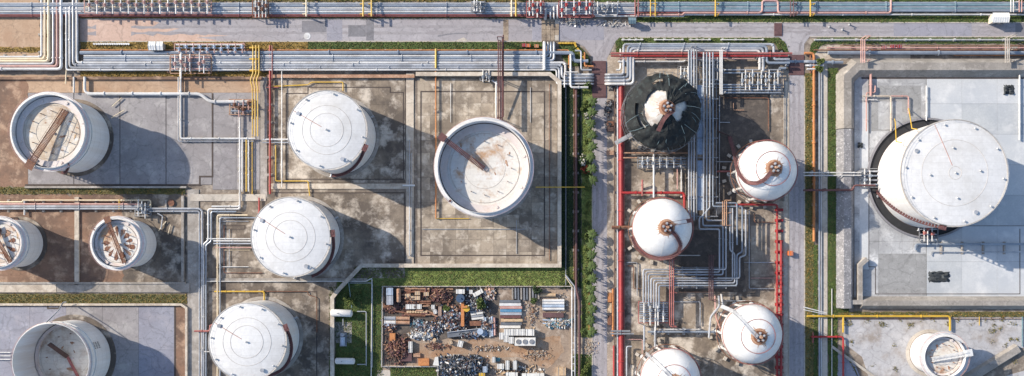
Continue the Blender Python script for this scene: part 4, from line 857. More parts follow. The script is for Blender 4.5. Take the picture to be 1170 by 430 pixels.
# --- red mains of the sphere block
rack('thick red main running down the left side of the gas spheres', [([(715, 96), (709.5, 96), (709.5, S1)], .72, 'red', 1.2), ([(705.8, 84), (705.8, S1)], .3, 'pipe_pale', .8), ([(712.8, 98), (712.8, S1)], .22, 'red_faded', 1.1)], [(703, 110, 714, 490, -22, .45, 'wall_grey')], fl=16)
rack('thin dark red line on the gravel shoulder left of the thick red main', [([(702.4, 100), (702.4, S1)], .22, 'rust_dark', .6), ([(700.5, 330), (700.5, 384)], .36, 'rust_orange', .5), ([(701.5, 395), (701.5, 440)], .34, 'red', .5)], fl=0)
rack('red pipe branch crossing from the thick red main to the parallel pipes', [([(709.5, 220.5, 1.9), (768, 220.5), (782, 220.5), (782, 262)], .42, 'red', 2.0), ([(712, 180.5), (728, 180.5)], .22, 'rust_light', 1.7), ([(734, 216, .3), (734, 205), (734, 224)], .3, 'red_faded', 2.6)], fl=8)
rack('brown pipe stub bridging the thick red main beside the rusty topped sphere', [([(699, 259.5), (722, 259.5)], .4, 'rust', 2.4), ([(699, 261.5), (718, 261.5)], .2, 'rust_dark', 2.4)], fl=4)
rack('grey pipes bridging the thick red main below the grid manifold', [([(698, 378.5), (720, 378.5)], .34, 'steel', 2.5), ([(698, 381.5), (724, 381.5)], .3, 'steel', 2.4)], fl=5)
rack('red pipe frame around the right side of the sphere block', [([(840, 234), (888, 234), (888, S1)], .34, 'red', 1.3), ([(892.5, 275), (892.5, S1)], .38, 'red', 1.4)], [(886, 240, 894, 480, -12, .7, 'red')], fl=12)
t = thing('ladder_rack', 'red ladder shaped rack along the right edge of the sphere block', 'ladder rack', P(890, 330, 0))
rm = MB().box((0, 0, 0), (1.5, .22, .18)).mesh('rung', 'red', smooth=False)
for k in range(26): piece('rung', rm, P(890.2, 304+k*5.2, 1.75), t)
pm = MB().tube([(0, 0, 0), (0, 0, 1.9)], .09, 6).mesh('post', 'red')
for k in range(12): piece('post', pm, P(893.6, 304+k*11, 0), t)
rack('grey pipes linking the grid manifold with the lower right sphere', [([(736, 372), (736, 400)], .3, 'pipe_pale', 2.4), ([(748.5, 372), (748.5, 398)], .34, 'pipe_pale', 2.4), ([(740, 379.3), (824, 379.3)], .36, 'pipe_blue', 2.0), ([(722, 396), (716, 396), (716, 440)], .24, 'pipe_pale', 1.6), ([(752, 376.5), (800, 376.5)], .2, 'pipe_white', 1.9)], [(745, 375, 820, 382, 18, 1.5, 'steel')], fl=8)
rack('bent grey pipe dropping beside the red column towards the right sphere', [([(821, 338), (822, 350), (812, 362), (810, 386)], .34, 'pipe_pale', 2.2), ([(817, 338), (818, 362), (826, 384)], .3, 'pink', 2.0), ([(824, 336), (826, 350)], .3, 'pipe_white', 2.2)], fl=8)
for x, y0, y1, m, lb in ((767.5, 296, 372, 'red_faded', 'faded red steel frame beside the grid manifold'), (812.5, 292, 342, 'bridge_red', 'brown steel frame crossing the horizontal run of grey pipes'), (571.5, 46, 137, 'stair_brown', 'long dark brown beam crossing the white pipe bed towards the slab cell'), (986, 45, 72, 'pink', 'weathered pinkish pipe bridge on the right hand rack'), (1151, 44, 72, 'wall_grey', 'grey pipe bridge at far right below the shed'), (828, 230, 258, 'rust_light', 'tan steel frame over the bend of the grey pipes'), (824, 58, 108, 'pipe_white', 'white gantry post row left of the large manifold'), (790.5, 56, 100, 'pipe_pale', 'pale gantry beside the wrapped sphere')):
    portal(x, y0, y1, m, 1.2 if m != 'pipe_white' else .7, lb, z=5.4 if 200 < y0 else 4.4, rails=3, name='steel_gantry')
tm_ = thing('access_walkway', 'grey gangway leaning against the wrapped sphere from the red main', 'walkway', P(716, 160, 0))
MB().bar(P(703, 164, 3), P(728, 150, 6), 1.3, .15).build('deck', 'steel', tm_, smooth=False)
for sg in (0, 1): MB().bar(P(703+sg*1.2, 162+sg*4, 4), P(728+sg*1.2, 148+sg*4, 7), .07, .07).build('handrail', 'steel', tm_, smooth=False)
rack('brown and white pipes laid across the soil under the wrapped sphere', [([(712, 175), (786, 175)], .24, 'rust_light', 1.2), ([(747, 176), (747, 226)], .3, 'pipe_white', 2.6), ([(774, 190), (774, 216)], .2, 'pink', 1.3), ([(778.5, 190), (778.5, 226)], .2, 'pipe_white', 1.2), ([(790, 200), (790, 250)], .2, 'pipe_white', 1.4)], fl=6)
rack('brown walk pipe entering the oily court behind the right sphere', [([(833, 155), (820, 150), (818, 120)], .22, 'rust_dark', 1.0), ([(818, 185), (842, 185)], .2, 'steel', 1.1), ([(818, 196), (838, 196)], .3, 'red_faded', 1.0)], fl=0)
# --- right hand rack beside the bund
rack('right hand pipe rack with blue grey main and rusty lines above the pale apron',
     [([(946, 60.6), (W1, 60.6)], .62, 'pipe_blue', 1.1), ([(930, 57.4), (W1, 57.4)], .22, 'rust', .8), ([(945, 54.8), (W1, 54.8)], .26, 'pink', .8), ([(1090, 63.2), (W1, 63.2)], .16, 'rust_orange', .7), ([(960, 52.6), (1240, 52.6)], .16, 'rust', .6)],
     [(950, 53, 1250, 63, 24, .5, 'wall_grey')])
rack('blue grey pipes crossing the right side road beside the brown deck', [([(898, 70.6), (902, 70.6, .1), (919, 70.6, .1), (923, 70.6), (948, 71.5), (963, 71.5)], .5, 'pipe_blue', 1.2), ([(898, 75), (902, 75, -.9), (919, 75, -.9), (923, 75), (941, 75)], .36, 'pipe_pale', 1.0), ([(890, 78), (898, 78)], .4, 'pipe_blue', 1.4), ([(922, 79), (936, 79)], .3, 'pipe_white', 1.1)], fl=6)
rack('orange rusty pipe running down the corridor right of the side road', [([(919, 61), (930, 61), (930, 276)], .42, 'rust_orange', .9), ([(926, 61), (926, 84)], .2, 'rust', .7)], [(928, 90, 932, 270, -24, .5, 'wall_grey')], fl=12)
rack('thin pale pipes beside the concrete strip in the right corridor', [([(936.2, 68), (936.2, S1)], .28, 'pipe_blue', .7), ([(938.3, 68), (938.3, S1)], .16, 'pipe_white', .6), ([(950.5, 330), (950.5, S1)], .12, 'pipe_white', .4), ([(958, 115), (958, 300)], .1, 'pipe_white', .4)], [(935, 90, 939, 480, -30, .35, 'wall_grey')], fl=0)
rack('two white pipes crossing the corridor to the foot of the largest tank', [([(918, 197.4), (984, 197.4)], .2, 'pipe_white', 2.9), ([(918, 200.6), (984, 200.6)], .2, 'pipe_white', 2.8)], [(925, 196, 980, 202, 18, 2.5, 'steel')], fl=10)
rack('dark rusty pipe crossing the corridor below the two white ones', [([(918, 217.5), (974, 217.5), (976, 212), (1000, 212)], .3, 'stair_brown', 2.9)], [(925, 216, 970, 219, 15, 2.5, 'rust_dark')], fl=10)
rack('long yellow pipe crossing the bottom of the right corridor', [([(922, 361.5), (1085.5, 361.5), (1085.5, 378)], .34, 'yellow', 1.0)], [(930, 360, 1080, 363, 22, .5, 'wall_grey'), ], fl=14)
rack('short yellow pipe going down beside the corridor grass', [([(963.5, 362), (963.5, 380)], .3, 'yellow', .9)], fl=4)
rack('bright red pipe with a cross arm in the lower right corridor', [([(927, 385), (963.5, 385), (963.5, S1)], .3, 'red', 1.0), ([(929, 380), (929, 392)], .2, 'red_faded', .9)], fl=5)
rack('pipe bridge of two white tubes over the right corridor above the yellow pipe', [([(918, 351), (945, 358)], .16, 'pipe_white', 2.6), ([(918, 354), (942, 359)], .12, 'pipe_white', 2.6)], fl=0)
rack('pale pipes hugging the upper left court of the largest tank', [([(990, 150), (990, 106), (1000, 106), (1000, 98)], .22, 'pink', .9), ([(986, 110), (1018, 110), (1018, 150)], .26, 'wall_pale', .9), ([(1018, 110), (1038, 110), (1038, 130)], .22, 'pink', .9), ([(1058.5, 98), (1058.5, 138)], .2, 'pipe_white', .8), ([(1165, 84), (1165, 160)], .26, 'pipe_white', .8), ([(995, 84), (995, 110)], .4, 'pink', 1.0), ([(985, 114), (1002, 114)], .16, 'pipe_white', .7)], fl=6)
rack('blue pipes crossing the pale court below the largest tank', [([(1046, 286), (1046, 279), (1060, 279), (W1, 279)], .34, 'pipe_blue', .9), ([(1064, 292), (1064, 288), (W1, 288)], .16, 'pipe_pale', .6)], [(1075, 277, 1170, 290, 24, .5, 'wall_grey')], fl=14)
# --- west side pipe runs
rack('white pipe loop around the corner of the grey western court', [([(206.5, 85), (206.5, 158.5), (292, 158.5)], .3, 'pipe_white', .9), ([(203.8, 88), (203.8, 161.5), (290, 161.5)], .16, 'pipe_pale', .7), ([(100, 107.5), (229, 107.5), (240, 116.5), (284, 116.5)], .52, 'pipe_white', .8), ([(206.5, 62), (206.5, 88)], .36, 'pipe_white', 2.4)], [(112, 106, 225, 109, 16, .35, 'wall_grey'), (215, 157, 285, 163, 16, .5, 'wall_grey')], fl=9)
rack('parallel white and yellow pipes going down between the courts', [([(274, 131), (274, 222), (274, 236), (242, 236)], .28, 'pipe_white', .9), ([(277, 158), (277, 219)], .26, 'pipe_white', .8), ([(281.5, 158), (281.5, 219)], .24, 'yellow', .8), ([(284, 160), (284, 219)], .2, 'pipe_white', .8), ([(288.2, 155), (288.2, 222)], .14, 'yellow', .6)], [(272, 165, 286, 215, -14, .4, 'wall_grey')], fl=7)
rack('three yellow pipes crossing the white pipe bed and bending down', [([(289, 52), (289, 84), (286, 92), (288.5, 100), (288.5, 154)], .2, 'yellow', 2.2), ([(292.5, 52), (292.5, 84), (289.5, 92), (291.5, 100), (291.5, 156)], .2, 'yellow', 2.2), ([(296, 52), (296, 84), (293, 92), (294.5, 100), (294.5, 156)], .2, 'yellow', 2.2)], [(287, 56, 298, 82, -13, 1.8, 'yellow')], fl=9)
rack('red pipes running down the rusty strip left of the upper white tank', [([(308.5, 52), (308.5, 222)], .3, 'red', 1.1), ([(311, 52), (311, 90)], .16, 'red_faded', 1.6), ([(304, 100), (318, 100)], .16, 'red_faded', .8), ([(296, 226), (296, 250)], .24, 'red', .8)], [(306, 100, 311, 215, -20, .6, 'wall_grey')], fl=8)
rack('white riser and thin pale lines beside the upper white tank', [([(322, 60), (322, 214)], .16, 'pipe_white', 1.0), ([(300, 159.5), (331, 159.5)], .26, 'pipe_white', 1.0), ([(300, 163), (331, 163)], .2, 'pipe_pale', .9), ([(322, 160), (322, 204)], .24, 'pipe_white', .9)], fl=5)
rack('thin yellow pipe framing the cell of the upper white tank', [([(311, 99), (352, 97), (356, 94), (392, 94), (392, 104)], .18, 'yellow', .6), ([(315, 166), (315, 207), (352, 207), (354, 224)], .18, 'yellow', .6)], fl=0)
rack('orange pipe descending along the left of the large slab cell', [([(498, 56), (498, 250)], .22, 'rust_orange', .9), ([(498, 56), (498, 78)], .3, 'yellow', 1.8)], [(496, 100, 500, 240, -28, .5, 'wall_grey')], fl=12)
rack('brown and white pipes dropping onto the rim of the large open tank', [([(567, 93), (567, 136)], .26, 'pipe_white', 1.0), ([(562, 92), (568, 96)], .26, 'pipe_white', 1.0), ([(575, 40, 3.6), (575, 82, 3.6), (575, 134, 1)], .22, 'stair_brown', 3)], fl=9)
rack('thin yellow lines on the slab cell by the large open tank', [([(498, 250), (536, 250)], .12, 'yellow', .4), ([(612, 214), (668, 214)], .16, 'yellow', 2.2)], fl=0)
rack('grey pipe on the narrow walkway left of the large slab cell', [([(468, 160), (468, 292)], .2, 'pipe_pale', .7), ([(470.5, 175), (470.5, 290)], .1, 'pipe_white', .5), ([(460, 212), (474, 212)], .3, 'pipe_white', .8)], fl=8)
rack('middle west pipe rack, pink and white pipes above the small rusty tanks',
     [([(W0, 231), (26, 231), (26, 229), (172, 229), (172, 239)], .24, 'pipe_cream', .9), ([(W0, 233.5), (160, 233.5)], .34, 'pink', .9), ([(W0, 236), (165, 236)], .34, 'pipe_pale', .9), ([(W0, 238.6), (228, 238.6), (231, 241), (231, S1)], .34, 'pipe_pale', .9), ([(168, 241.6), (226.5, 241.6), (228, 243), (228, S1)], .26, 'pipe_pale', .8), ([(28, 229), (28, 246)], .24, 'pipe_white', .8), ([(136.5, 228), (136.5, 240)], .26, 'yellow', .9)],
     [(10, 229, 210, 242, 20, .4, 'wall_grey')], fl=14)
rack('blue and white pipes descending the strip left of the lower dome tanks',
     [([(274, 233), (274, 239), (238, 239), (238, 275), (232.5, 279), (232.5, S1)], .3, 'pipe_white', .8), ([(270, 242), (241.5, 242), (241.5, 276), (235.5, 280), (235.5, S1)], .26, 'pipe_blue', .8), ([(283, 246), (248.5, 246), (248.5, S1)], .24, 'pipe_cream', .8), ([(292, 249), (251.5, 249), (251.5, 430), (251.5, S1)], .2, 'pipe_blue', .8), ([(244, 275.5), (288, 275.5)], .24, 'pipe_white', .9), ([(244, 278.5), (288, 278.5)], .24, 'pipe_pale', .9), ([(236, 273), (290, 273)], .2, 'pipe_white', .9), ([(246, 283), (288, 283)], .16, 'pink', .9)],
     [(227, 290, 237, 480, -22, .4, 'wall_grey')], fl=10)
rack('thin white pipe along the walk between the two lower dome tanks', [([(236, 321.6), (418, 321.6), (425, 318), (425, 322.5), (423.5, S1)], .15, 'pipe_white', .7), ([(250, 305), (284, 305)], .12, 'pipe_white', .5)], fl=0)
rack('yellow pipe with a branch above the lowest white dome tank', [([(245, 333.2), (302, 333.2), (302, 343)], .24, 'yellow', .7), ([(302, 333.2), (352, 333.2), (352, 337), (362, 340), (362, 380)], .12, 'rust', .5)], [(252, 332, 298, 335, 15, .35, 'wall_grey')], fl=6)
rack('rusty red valve line crossing the pipes beside the lowest dome tank', [([(222, 378.5), (240, 378.5), (240, 372), (248, 370)], .3, 'red_faded', 1.4), ([(232, 396), (232, 402), (240, 402)], .16, 'pipe_white', 1.0)], fl=4)
rack('three white pipes entering the left court beside the deep open tank', [([(W0, 403), (12, 403)], .14, 'pipe_white', .6), ([(W0, 407), (12, 407)], .14, 'pipe_white', .6), ([(W0, 411), (12, 411)], .14, 'pipe_white', .6)], fl=0)
rack('short white pipes between the rack and the upper left open tank', [([(84.5, 88), (84.5, 106)], .3, 'pipe_white', .9), ([(97, 88), (97, 106), (108, 107.5)], .4, 'pipe_white', .9), ([(76, 80), (75, 96)], .2, 'pipe_cream', .9), ([(139, 112), (128, 122)], .14, 'pipe_cream', .6), ([(142, 126), (127, 135)], .14, 'pipe_cream', .6)], fl=0)
rack('pale bent pipes on the brown soil right of the small rusty tank', [([(190, 253), (181, 264)], .14, 'pipe_cream', .5), ([(195, 257), (192, 268)], .14, 'pipe_cream', .5), ([(180, 244), (186, 247), (184, 262)], .18, 'pipe_pale', .6)], fl=0)
# --- centre corridor pipes
rack('rust brown pipes running down the shaded corridor beside the hedge', [([(658.4, 100), (658.4, 330), (662, 345), (662, S1)], .36, 'bridge_red', 1.0), ([(646.5, 86), (646.5, 326)], .18, 'pipe_grey', .7), ([(656, 100), (656, 320)], .14, 'rust', .7)], [(655, 110, 661, 330, -22, .5, 'wall_grey')], fl=12)
rack('pale ladder shaped pipes along the right edge of the scrap yard', [([(646, 314), (657, 328), (657, S1)], .22, 'pipe_pale', .9), ([(653.4, 328), (653.4, S1)], .2, 'pipe_white', .8), ([(646, 316), (655, 330)], .12, 'pipe_cream', .9)] + [([(653.4, y), (657, y)], .12, 'pipe_white', .9) for y in range(392, 440, 8)], fl=12)
rack('thin grey pipe loop around the small white vessels on the grass', [([(400, 323.5), (425.5, 323.5), (425.5, 420)], .12, 'pipe_pale', .5), ([(408, 356), (418.5, 356), (418.5, 418)], .16, 'pipe_pale', .6), ([(418.5, 416.5), (408, 416.5)], .14, 'pipe_pale', .6), ([(392, 364), (392, 372)], .14, 'pipe_pale', .7), ([(398, 320), (402, 352)], .1, 'pipe_teal', 1.5)], fl=0)
rack('pair of white guard pipes along the green corner beside the junction', [([(930, 45.3), (W1, 45.3)], .15, 'pipe_white', .9), ([(930, 46.6), (W1, 46.6)], .1, 'pipe_white', .5)], [(950, 45, 1250, 47, 28, .8, 'pipe_white')], name='guard_rail', fl=0)
for k, (x0, x1) in enumerate(((710, 735), (747, 781), (787, 812), (823, 873))):
    t = rack(('leftmost', 'second', 'third', 'rightmost')[k]+' white guard rail segment on the green strip above the gas spheres', [([(x0, 45.6), (x1, 45.6)], .18, 'pipe_white', .8)], [(x0+2, 45, x1-1, 46.2, (x1-x0-4)/3, .7, 'pipe_white')], name='guard_rail', fl=0); t['category'] = 'guard rail'

rack('thin service pipes criss crossing the ground between the rusty topped sphere and the grid manifold', [([(716, 300), (728, 300), (728, 338)], .14, 'pipe_pale', .6), ([(716, 304), (724, 304), (724, 330), (732, 330)], .12, 'rust', .5), ([(768, 300), (768, 292), (800, 292)], .14, 'pipe_white', .7), ([(770, 330), (770, 345), (800, 345), (800, 372)], .14, 'pipe_pale', .6), ([(774, 334), (810, 334)], .12, 'rust_light', .5), ([(714, 388), (734, 388), (734, 410)], .12, 'pink', .5)], fl=4)
rack('thin service pipes on the stained concrete right of the grey bends', [([(856, 240), (856, 330), (884, 330)], .14, 'pipe_pale', .6), ([(862, 244), (862, 254), (884, 254)], .12, 'rust', .5), ([(850, 300), (884, 300)], .12, 'pipe_pale', .5), ([(858, 318), (886, 318), (886, 345)], .12, 'pink', .5), ([(828, 344), (858, 344)], .14, 'pipe_white', .6)], fl=4)
rack('thin pipes bordering the oily court under the large manifold', [([(822, 110), (822, 232)], .14, 'pipe_pale', .6), ([(826, 112), (878, 112), (878, 150)], .12, 'rust', .5), ([(838, 118), (838, 126), (850, 126)], .14, 'rust_light', .6), ([(896, 90), (896, 230)], .14, 'pipe_grey', .6), ([(822, 140), (834, 140)], .12, 'pipe_pale', .5)], fl=5)
rack('thin pale pipes along the weathered floor of the middle dome tank cell', [([(250, 253), (284, 253)], .12, 'pipe_pale', .4), ([(256, 258), (256, 312), (300, 312)], .12, 'rust', .4), ([(262, 262), (262, 306)], .1, 'pipe_pale', .4), ([(256, 286), (286, 286)], .1, 'pipe_cream', .4)], fl=0)
rack('thin lines across the slab paved cell below the large open tank', [([(482, 262), (600, 262)], .09, 'pipe_pale', .35), ([(590, 252), (590, 290)], .09, 'pipe_pale', .35), ([(628, 96), (628, 298)], .1, 'rust', .35), ([(606, 100), (606, 140)], .09, 'pipe_pale', .35), ([(515, 95), (515, 140)], .09, 'pipe_pale', .35)], fl=0)
rack('thin lines on the lower weedy court and its green edge', [([(966, 364.5), (1168, 364.5)], .1, 'rust', .35), ([(1119, 362), (1119, 372)], .12, 'yellow', .5), ([(1168, 362), (1168, 396)], .12, 'teal', .5)], fl=0)
# ================================================================ SCRAP YARD
YG = 'scrap yard'
def lay(mb, name, m, label, cat, group=None, smooth=True):
    o = mb.build(name, m, None, smooth); return tag(o, label, cat, group)
def tube_item(x0, y0, x1, y1, r, m, label, cat='pipe', name='scrap_pipe', z=None, group=None, hollow=True):
    z = z if z is not None else r+.1; a, b = P(x0, y0, z), P(x1, y1, z); d = (b-a).normalized(); mb = MB().tube([a, b], r, 12)
    if hollow and r > .3: mb.tube([a-d*.06, a+d*.25], r*1.1, 12).tube([b-d*.25, b+d*.06], r*1.1, 12)
    return lay(mb, name, m, label, cat, group)
def beam_item(x0, y0, x1, y1, wd, ht, m, label, cat='beam', name='scrap_beam', z=.1, group=None):
    a, b = P(x0, y0, z+ht/2), P(x1, y1, z+ht/2); mb = MB(); t = .14
    mb.bar(a+Vector((0, 0, ht/2-t/2)), b+Vector((0, 0, ht/2-t/2)), wd, t).bar(a-Vector((0, 0, ht/2-t/2)), b-Vector((0, 0, ht/2-t/2)), wd, t).bar(a, b, .2, ht-2*t-.004)
    return lay(mb, name, m, label, cat, group, False)
def crate_item(x, y, wx, wy, h, m, label, cat='crate', name='crate', rz=0, group=None, z=.1, lid=True):
    c = P(x, y, z); t = thing(name, label, cat, c, group); t.rotation_euler.z = 0
    MB().box(c+Vector((0, 0, h/2)), (wx, wy, h), rz).build('body', m, t, smooth=False)
    if lid:
        MB().box(c+Vector((0, 0, h+.05)), (wx+.12, wy+.12, .1), rz).build('lid', m, t, smooth=False)
        mb = MB()
        ex = Vector((math.cos(rz), math.sin(rz), 0))
        for k in (-.3, .3): mb.box(c+ex*wx*k+Vector((0, 0, h*.5+.06)), (.14, wy+.16, h+.14), rz)
        mb.build('strap', 'steel', t, smooth=False)
    return t
def vessel(x0, y0, x1, y1, r, m, label, cat='tank', name='horizontal_vessel', z=None, saddles=True, manholes=0, group=None):
    z = z or r+.5; a, b = P(x0, y0, z), P(x1, y1, z); d = (b-a).normalized(); t = thing(name, label, cat, Vector(((a.x+b.x)/2, (a.y+b.y)/2, 0)), group)
    q = [a-d*r*.45, a-d*r*.36, a-d*r*.2, a, b, b+d*r*.2, b+d*r*.36, b+d*r*.45]; MB().tube(q, [r*.25, r*.62, r*.88, r, r, r*.88, r*.62, r*.25], 20).build('shell', m, t)
    if saddles:
        for k in (.2, .8): p = a+(b-a)*k; MB().box(Vector((p.x, p.y, (z-r*.6)/2+.02)), (.4 if abs(d.x) > .5 else r*1.6, r*1.6 if abs(d.x) > .5 else .4, z-r*.6)).build('saddle', 'wall_grey', t, smooth=False)
    for k in range(manholes):
        p = a+(b-a)*((k+.5)/manholes); MB().cyl(p+Vector((0, 0, r-.1)), min(.55, r*.5), .45, 12).build('manhole', 'pipe_grey', t)
    MB().tube([a+(b-a)*.35+Vector((0, 0, r-.1)), a+(b-a)*.35+Vector((0, 0, r+.7))], .12, 8).build('nozzle', 'steel', t)
    return t
def heap(x, y, wx, wy, hh, n, mats, label, cat='scrap heap', seed=1, name='scrap_heap', big=1.2):
    rnd = random.Random(seed); mb = MB(); big *= .72; n = int(n*1.55)
    for i in range(n):
        mb.cur = rnd.randrange(len(mats)); u, v = max(-1, min(1, rnd.gauss(0, .45))), max(-1, min(1, rnd.gauss(0, .45))); z = hh*max(0, 1-(u*u+v*v)*.8)*rnd.uniform(.3, 1)
        p = P(x+u*wx/2, y+v*wy/2, z+.15); k = rnd.random(); s = rnd.uniform(.25, 1)*big
        if k < .45: mb.box(p, (s*rnd.uniform(.5, 1.6), s*rnd.uniform(.3, .9), s*rnd.uniform(.15, .6)), rnd.uniform(0, 3.1), (rnd.uniform(-.5, .5), rnd.uniform(-.5, .5)))
        elif k < .85:
            a = rnd.uniform(0, 3.1); d = Vector((math.cos(a), math.sin(a), rnd.uniform(-.2, .25)))*s*rnd.uniform(.7, 1.6); mb.tube([p-d, p+d], s*rnd.uniform(.08, .22), 6)
        else: mb.cyl(p, s*.35, s*rnd.uniform(.4, .8), 8)
    o = mb.build(name, mats, None, False); tag(o, label, cat, None, 'stuff'); return o
RUSTY = ['rust', 'rust_dark', 'rust', 'rust_dark', 'rust_light', 'stair_brown', 'bridge_red', 'stair_brown']
MIXED = ['steel', 'rust', 'crate_white', 'pipe_grey', 'rust_dark', 'blue_pale', 'rust_light', 'tarp_black', 'rust_dark', 'stair_brown', 'pipe_grey', 'tarp_black', 'blue_dark']
# loose clutter nobody could count
heap(455, 399, 30, 34, 1.8, 420, RUSTY, 'red brown heap of rusted scrap in the lower left corner of the yard', seed=1)
heap(528, 419, 58, 26, 2.4, 800, ['tarp_black', 'pipe_grey', 'blue_dark', 'steel', 'tarp_black', 'tarp_black', 'blue_dark', 'crate_white', 'rust_dark', 'rust_dark', 'tarp_black'], 'dark glittering heap of mixed scrap at the bottom of the yard', seed=2, big=1.4)
heap(516, 360, 34, 22, 1.5, 420, MIXED, 'grey jumble of small scrap in the middle of the yard', seed=3)
heap(492, 374, 34, 14, 1.0, 260, MIXED, 'grey and brown clutter between the blue tangle and the trailer', seed=15)
heap(520, 372, 26, 14, 1.0, 200, MIXED, 'clutter under the crane jib beside the trailer', seed=16)
heap(448, 351, 18, 12, .8, 150, RUSTY, 'rusty clutter between the steel boxes and the fat pipes', seed=17)
heap(477, 370, 16, 10, 1.2, 150, ['blue_pale', 'teal', 'steel', 'pipe_grey', 'pipe_grey', 'rust_dark'], 'blue grey tangle of scrap beside the fat pale pipes', seed=4)
heap(503, 338, 26, 18, 1.6, 260, RUSTY, 'brown heap of rusty offcuts along the top fence of the yard', seed=5)
heap(637, 369, 30, 12, 1.0, 200, ['blue_pale', 'teal', 'steel', 'tan_wood', 'crate_white'], 'teal and pale scrap strewn below the white pipe stack', seed=6)
heap(537, 382, 40, 8, 1.2, 200, MIXED, 'line of mixed scrap behind the long grey flatbed', seed=7)
heap(556, 372, 22, 20, 1.0, 120, MIXED, 'loose scrap around the upright bundle of white and blue pipes', seed=8)
heap(543, 345, 34, 30, 1.2, 230, ['tarp_black', 'steel', 'rust_dark', 'blue_dark', 'crate_white'], 'dark clutter around the green bush in the yard', seed=9)
heap(484, 383, 34, 10, 1.1, 180, ['crate_white', 'steel', 'tan_wood', 'pipe_grey', 'blue_pale'], 'whitish clutter around the small white drums', seed=10)
heap(590, 423, 60, 12, .8, 160, ['rust_dark', 'steel', 'crate_white', 'tan_wood', 'tarp_black'], 'low clutter between the containers at the bottom of the yard', seed=11)
heap(446, 372, 16, 16, 1.0, 130, RUSTY+['blue_pale', 'steel'], 'scrap along the left fence below the fat pale pipes', seed=12)
heap(471, 346, 30, 30, .8, 300, RUSTY+['tarp_black'], 'rusty clutter between the rows of pipes at upper left of the yard', seed=13)
heap(560, 335, 14, 16, .8, 90, ['tan_wood', 'pink', 'crate_white', 'rust_light'], 'pale pinkish rubble beside the row of grey beams', seed=14)
heap(500, 396, 30, 8, .6, 90, RUSTY+['steel'], 'low rusty spill on the dirt below the white drums', seed=18, big=.8)
heap(612, 405, 40, 14, .35, 90, ['tan_wood', 'rust', 'wall_grey', 'kerb'], 'thin scatter of rubbish on the orange dirt at the right', seed=19, big=.7)
heap(560, 398, 50, 10, .35, 90, ['tan_wood', 'rust', 'steel', 'wall_grey'], 'thin scatter of rubbish in the middle of the bare dirt', seed=40, big=.7)
heap(642, 352, 14, 40, .4, 90, ['tan_wood', 'wall_grey', 'steel', 'kerb'], 'thin scatter of rubbish along the right fence', seed=41, big=.7)
heap(608, 358, 16, 34, .5, 110, ['tan_wood', 'rust', 'wall_grey', 'steel'], 'small rubble between the two pipe stacks', seed=42, big=.7)
# stacks
rnd = random.Random(11)

crate_item(446.5, 333.2, 1.9, 2.4, 2.2, 'blue_pale', 'blue grey steel box in the top left corner of the yard', 'steel box', 'steel_box'); crate_item(446.7, 342.5, 1.9, 2.9, 2.2, 'pipe_pale', 'longer pale blue steel box below the one in the top left corner', 'steel box', 'steel_box')
vessel(455.5, 331, 455.5, 344.5, .75, 'rust_light', 'tan rusty cylinder standing beside the pale blue steel boxes', name='rusty_vessel')
for k, y in enumerate((329.8, 333.6, 345.2, 347.0, 359.2, 361)):
    tube_item(463, y+rnd.uniform(-.5, .5), 489+rnd.uniform(-3, 5), y+rnd.uniform(-.6, .6), rnd.uniform(.28, .42), 'rust_light' if k == 0 else 'rust', 'long rusty pipe lying in rows at the upper left of the yard', group='rusty pipes in rows')
for k, (x, y) in enumerate(((466.5, 338), (471.5, 340.5), (477.5, 335), (477.5, 340.5), (487.5, 336))): crate_item(x, y, 1.5, 1.1, .9, 'tan_wood', 'tan wooden box on the rusty pipes at upper left of the yard', group='tan boxes on the rusty pipes')
for k, x in enumerate((467, 472.5, 479.5)): crate_item(x, 350.3, 1.4, 1.4, 1.1, 'crate_white', ('left', 'middle', 'right')[k]+' one of three white boxes in a row on the rusty pipes', 'box', 'white_box')
for x in range(466, 489, 3): lay(MB().cyl(P(x, 356.4, .1), .34, .8, 10).cyl(P(x, 356.4, .9), .38, .06, 10), 'can', 'tan_wood', 'small tan can in the row under the three white boxes', 'can', 'row of tan cans')
for k, (x, y) in enumerate(((495.3, 350.8), (497.5, 356))): crate_item(x, y, 1.0, 1.3, 1.0, 'crate_white', ('upper', 'lower')[k]+' small white box left of the brown upright crate', 'box', 'white_box', rz=.3*k)
crate_item(503.2, 355.5, .9, 2.9, 1.1, 'rust_light', 'narrow brown crate standing upright right of two small white boxes'); crate_item(461, 357, 6, .5, .6, 'rust', 'brown bar leaning over the fat pale pipes', 'bar', 'scrap_bar', rz=-.2, lid=False)
for k, (y, m) in enumerate(((363.6, 'pipe_pale'), (368.4, 'pipe_white'))):
    tube_item(439.5, y, 452, y+.3, .62, m, ('upper', 'lower')[k]+' fat pale pipe at the left fence of the yard'); tube_item(453, y+.3, 468, y+.6, .6, 'rust_light', ('upper', 'lower')[k]+' fat tan pipe that continues the pale one at the left fence')
crate_item(526.5, 333, 2.6, 1.3, 1.8, 'crate_white', 'white box above the dark blue drum near the top fence', 'box', 'white_box')
lay(MB().cyl(P(526, 341, .1), 1.25, 2.0, 18).cyl(P(526, 341, 2.1), 1.35, .12, 18).cyl(P(526, 341, 2.2), .3, .4, 8), 'drum', 'blue_dark', 'big dark blue drum near the top fence', 'drum')
crate_item(546.5, 334.7, 3.2, 1.2, 1.3, 'crate_white', 'white tilted box near the top fence above the green bush', 'box', 'white_box', rz=.5)
crate_item(538.5, 333.5, 1.0, 1.2, 1.2, 'crate_white', 'small white box left of the tilted white one', 'box', 'white_box')
t = thing('crane_jib', 'orange brown crane jib standing in the middle of the yard', 'crane jib', P(528.5, 358, 0))
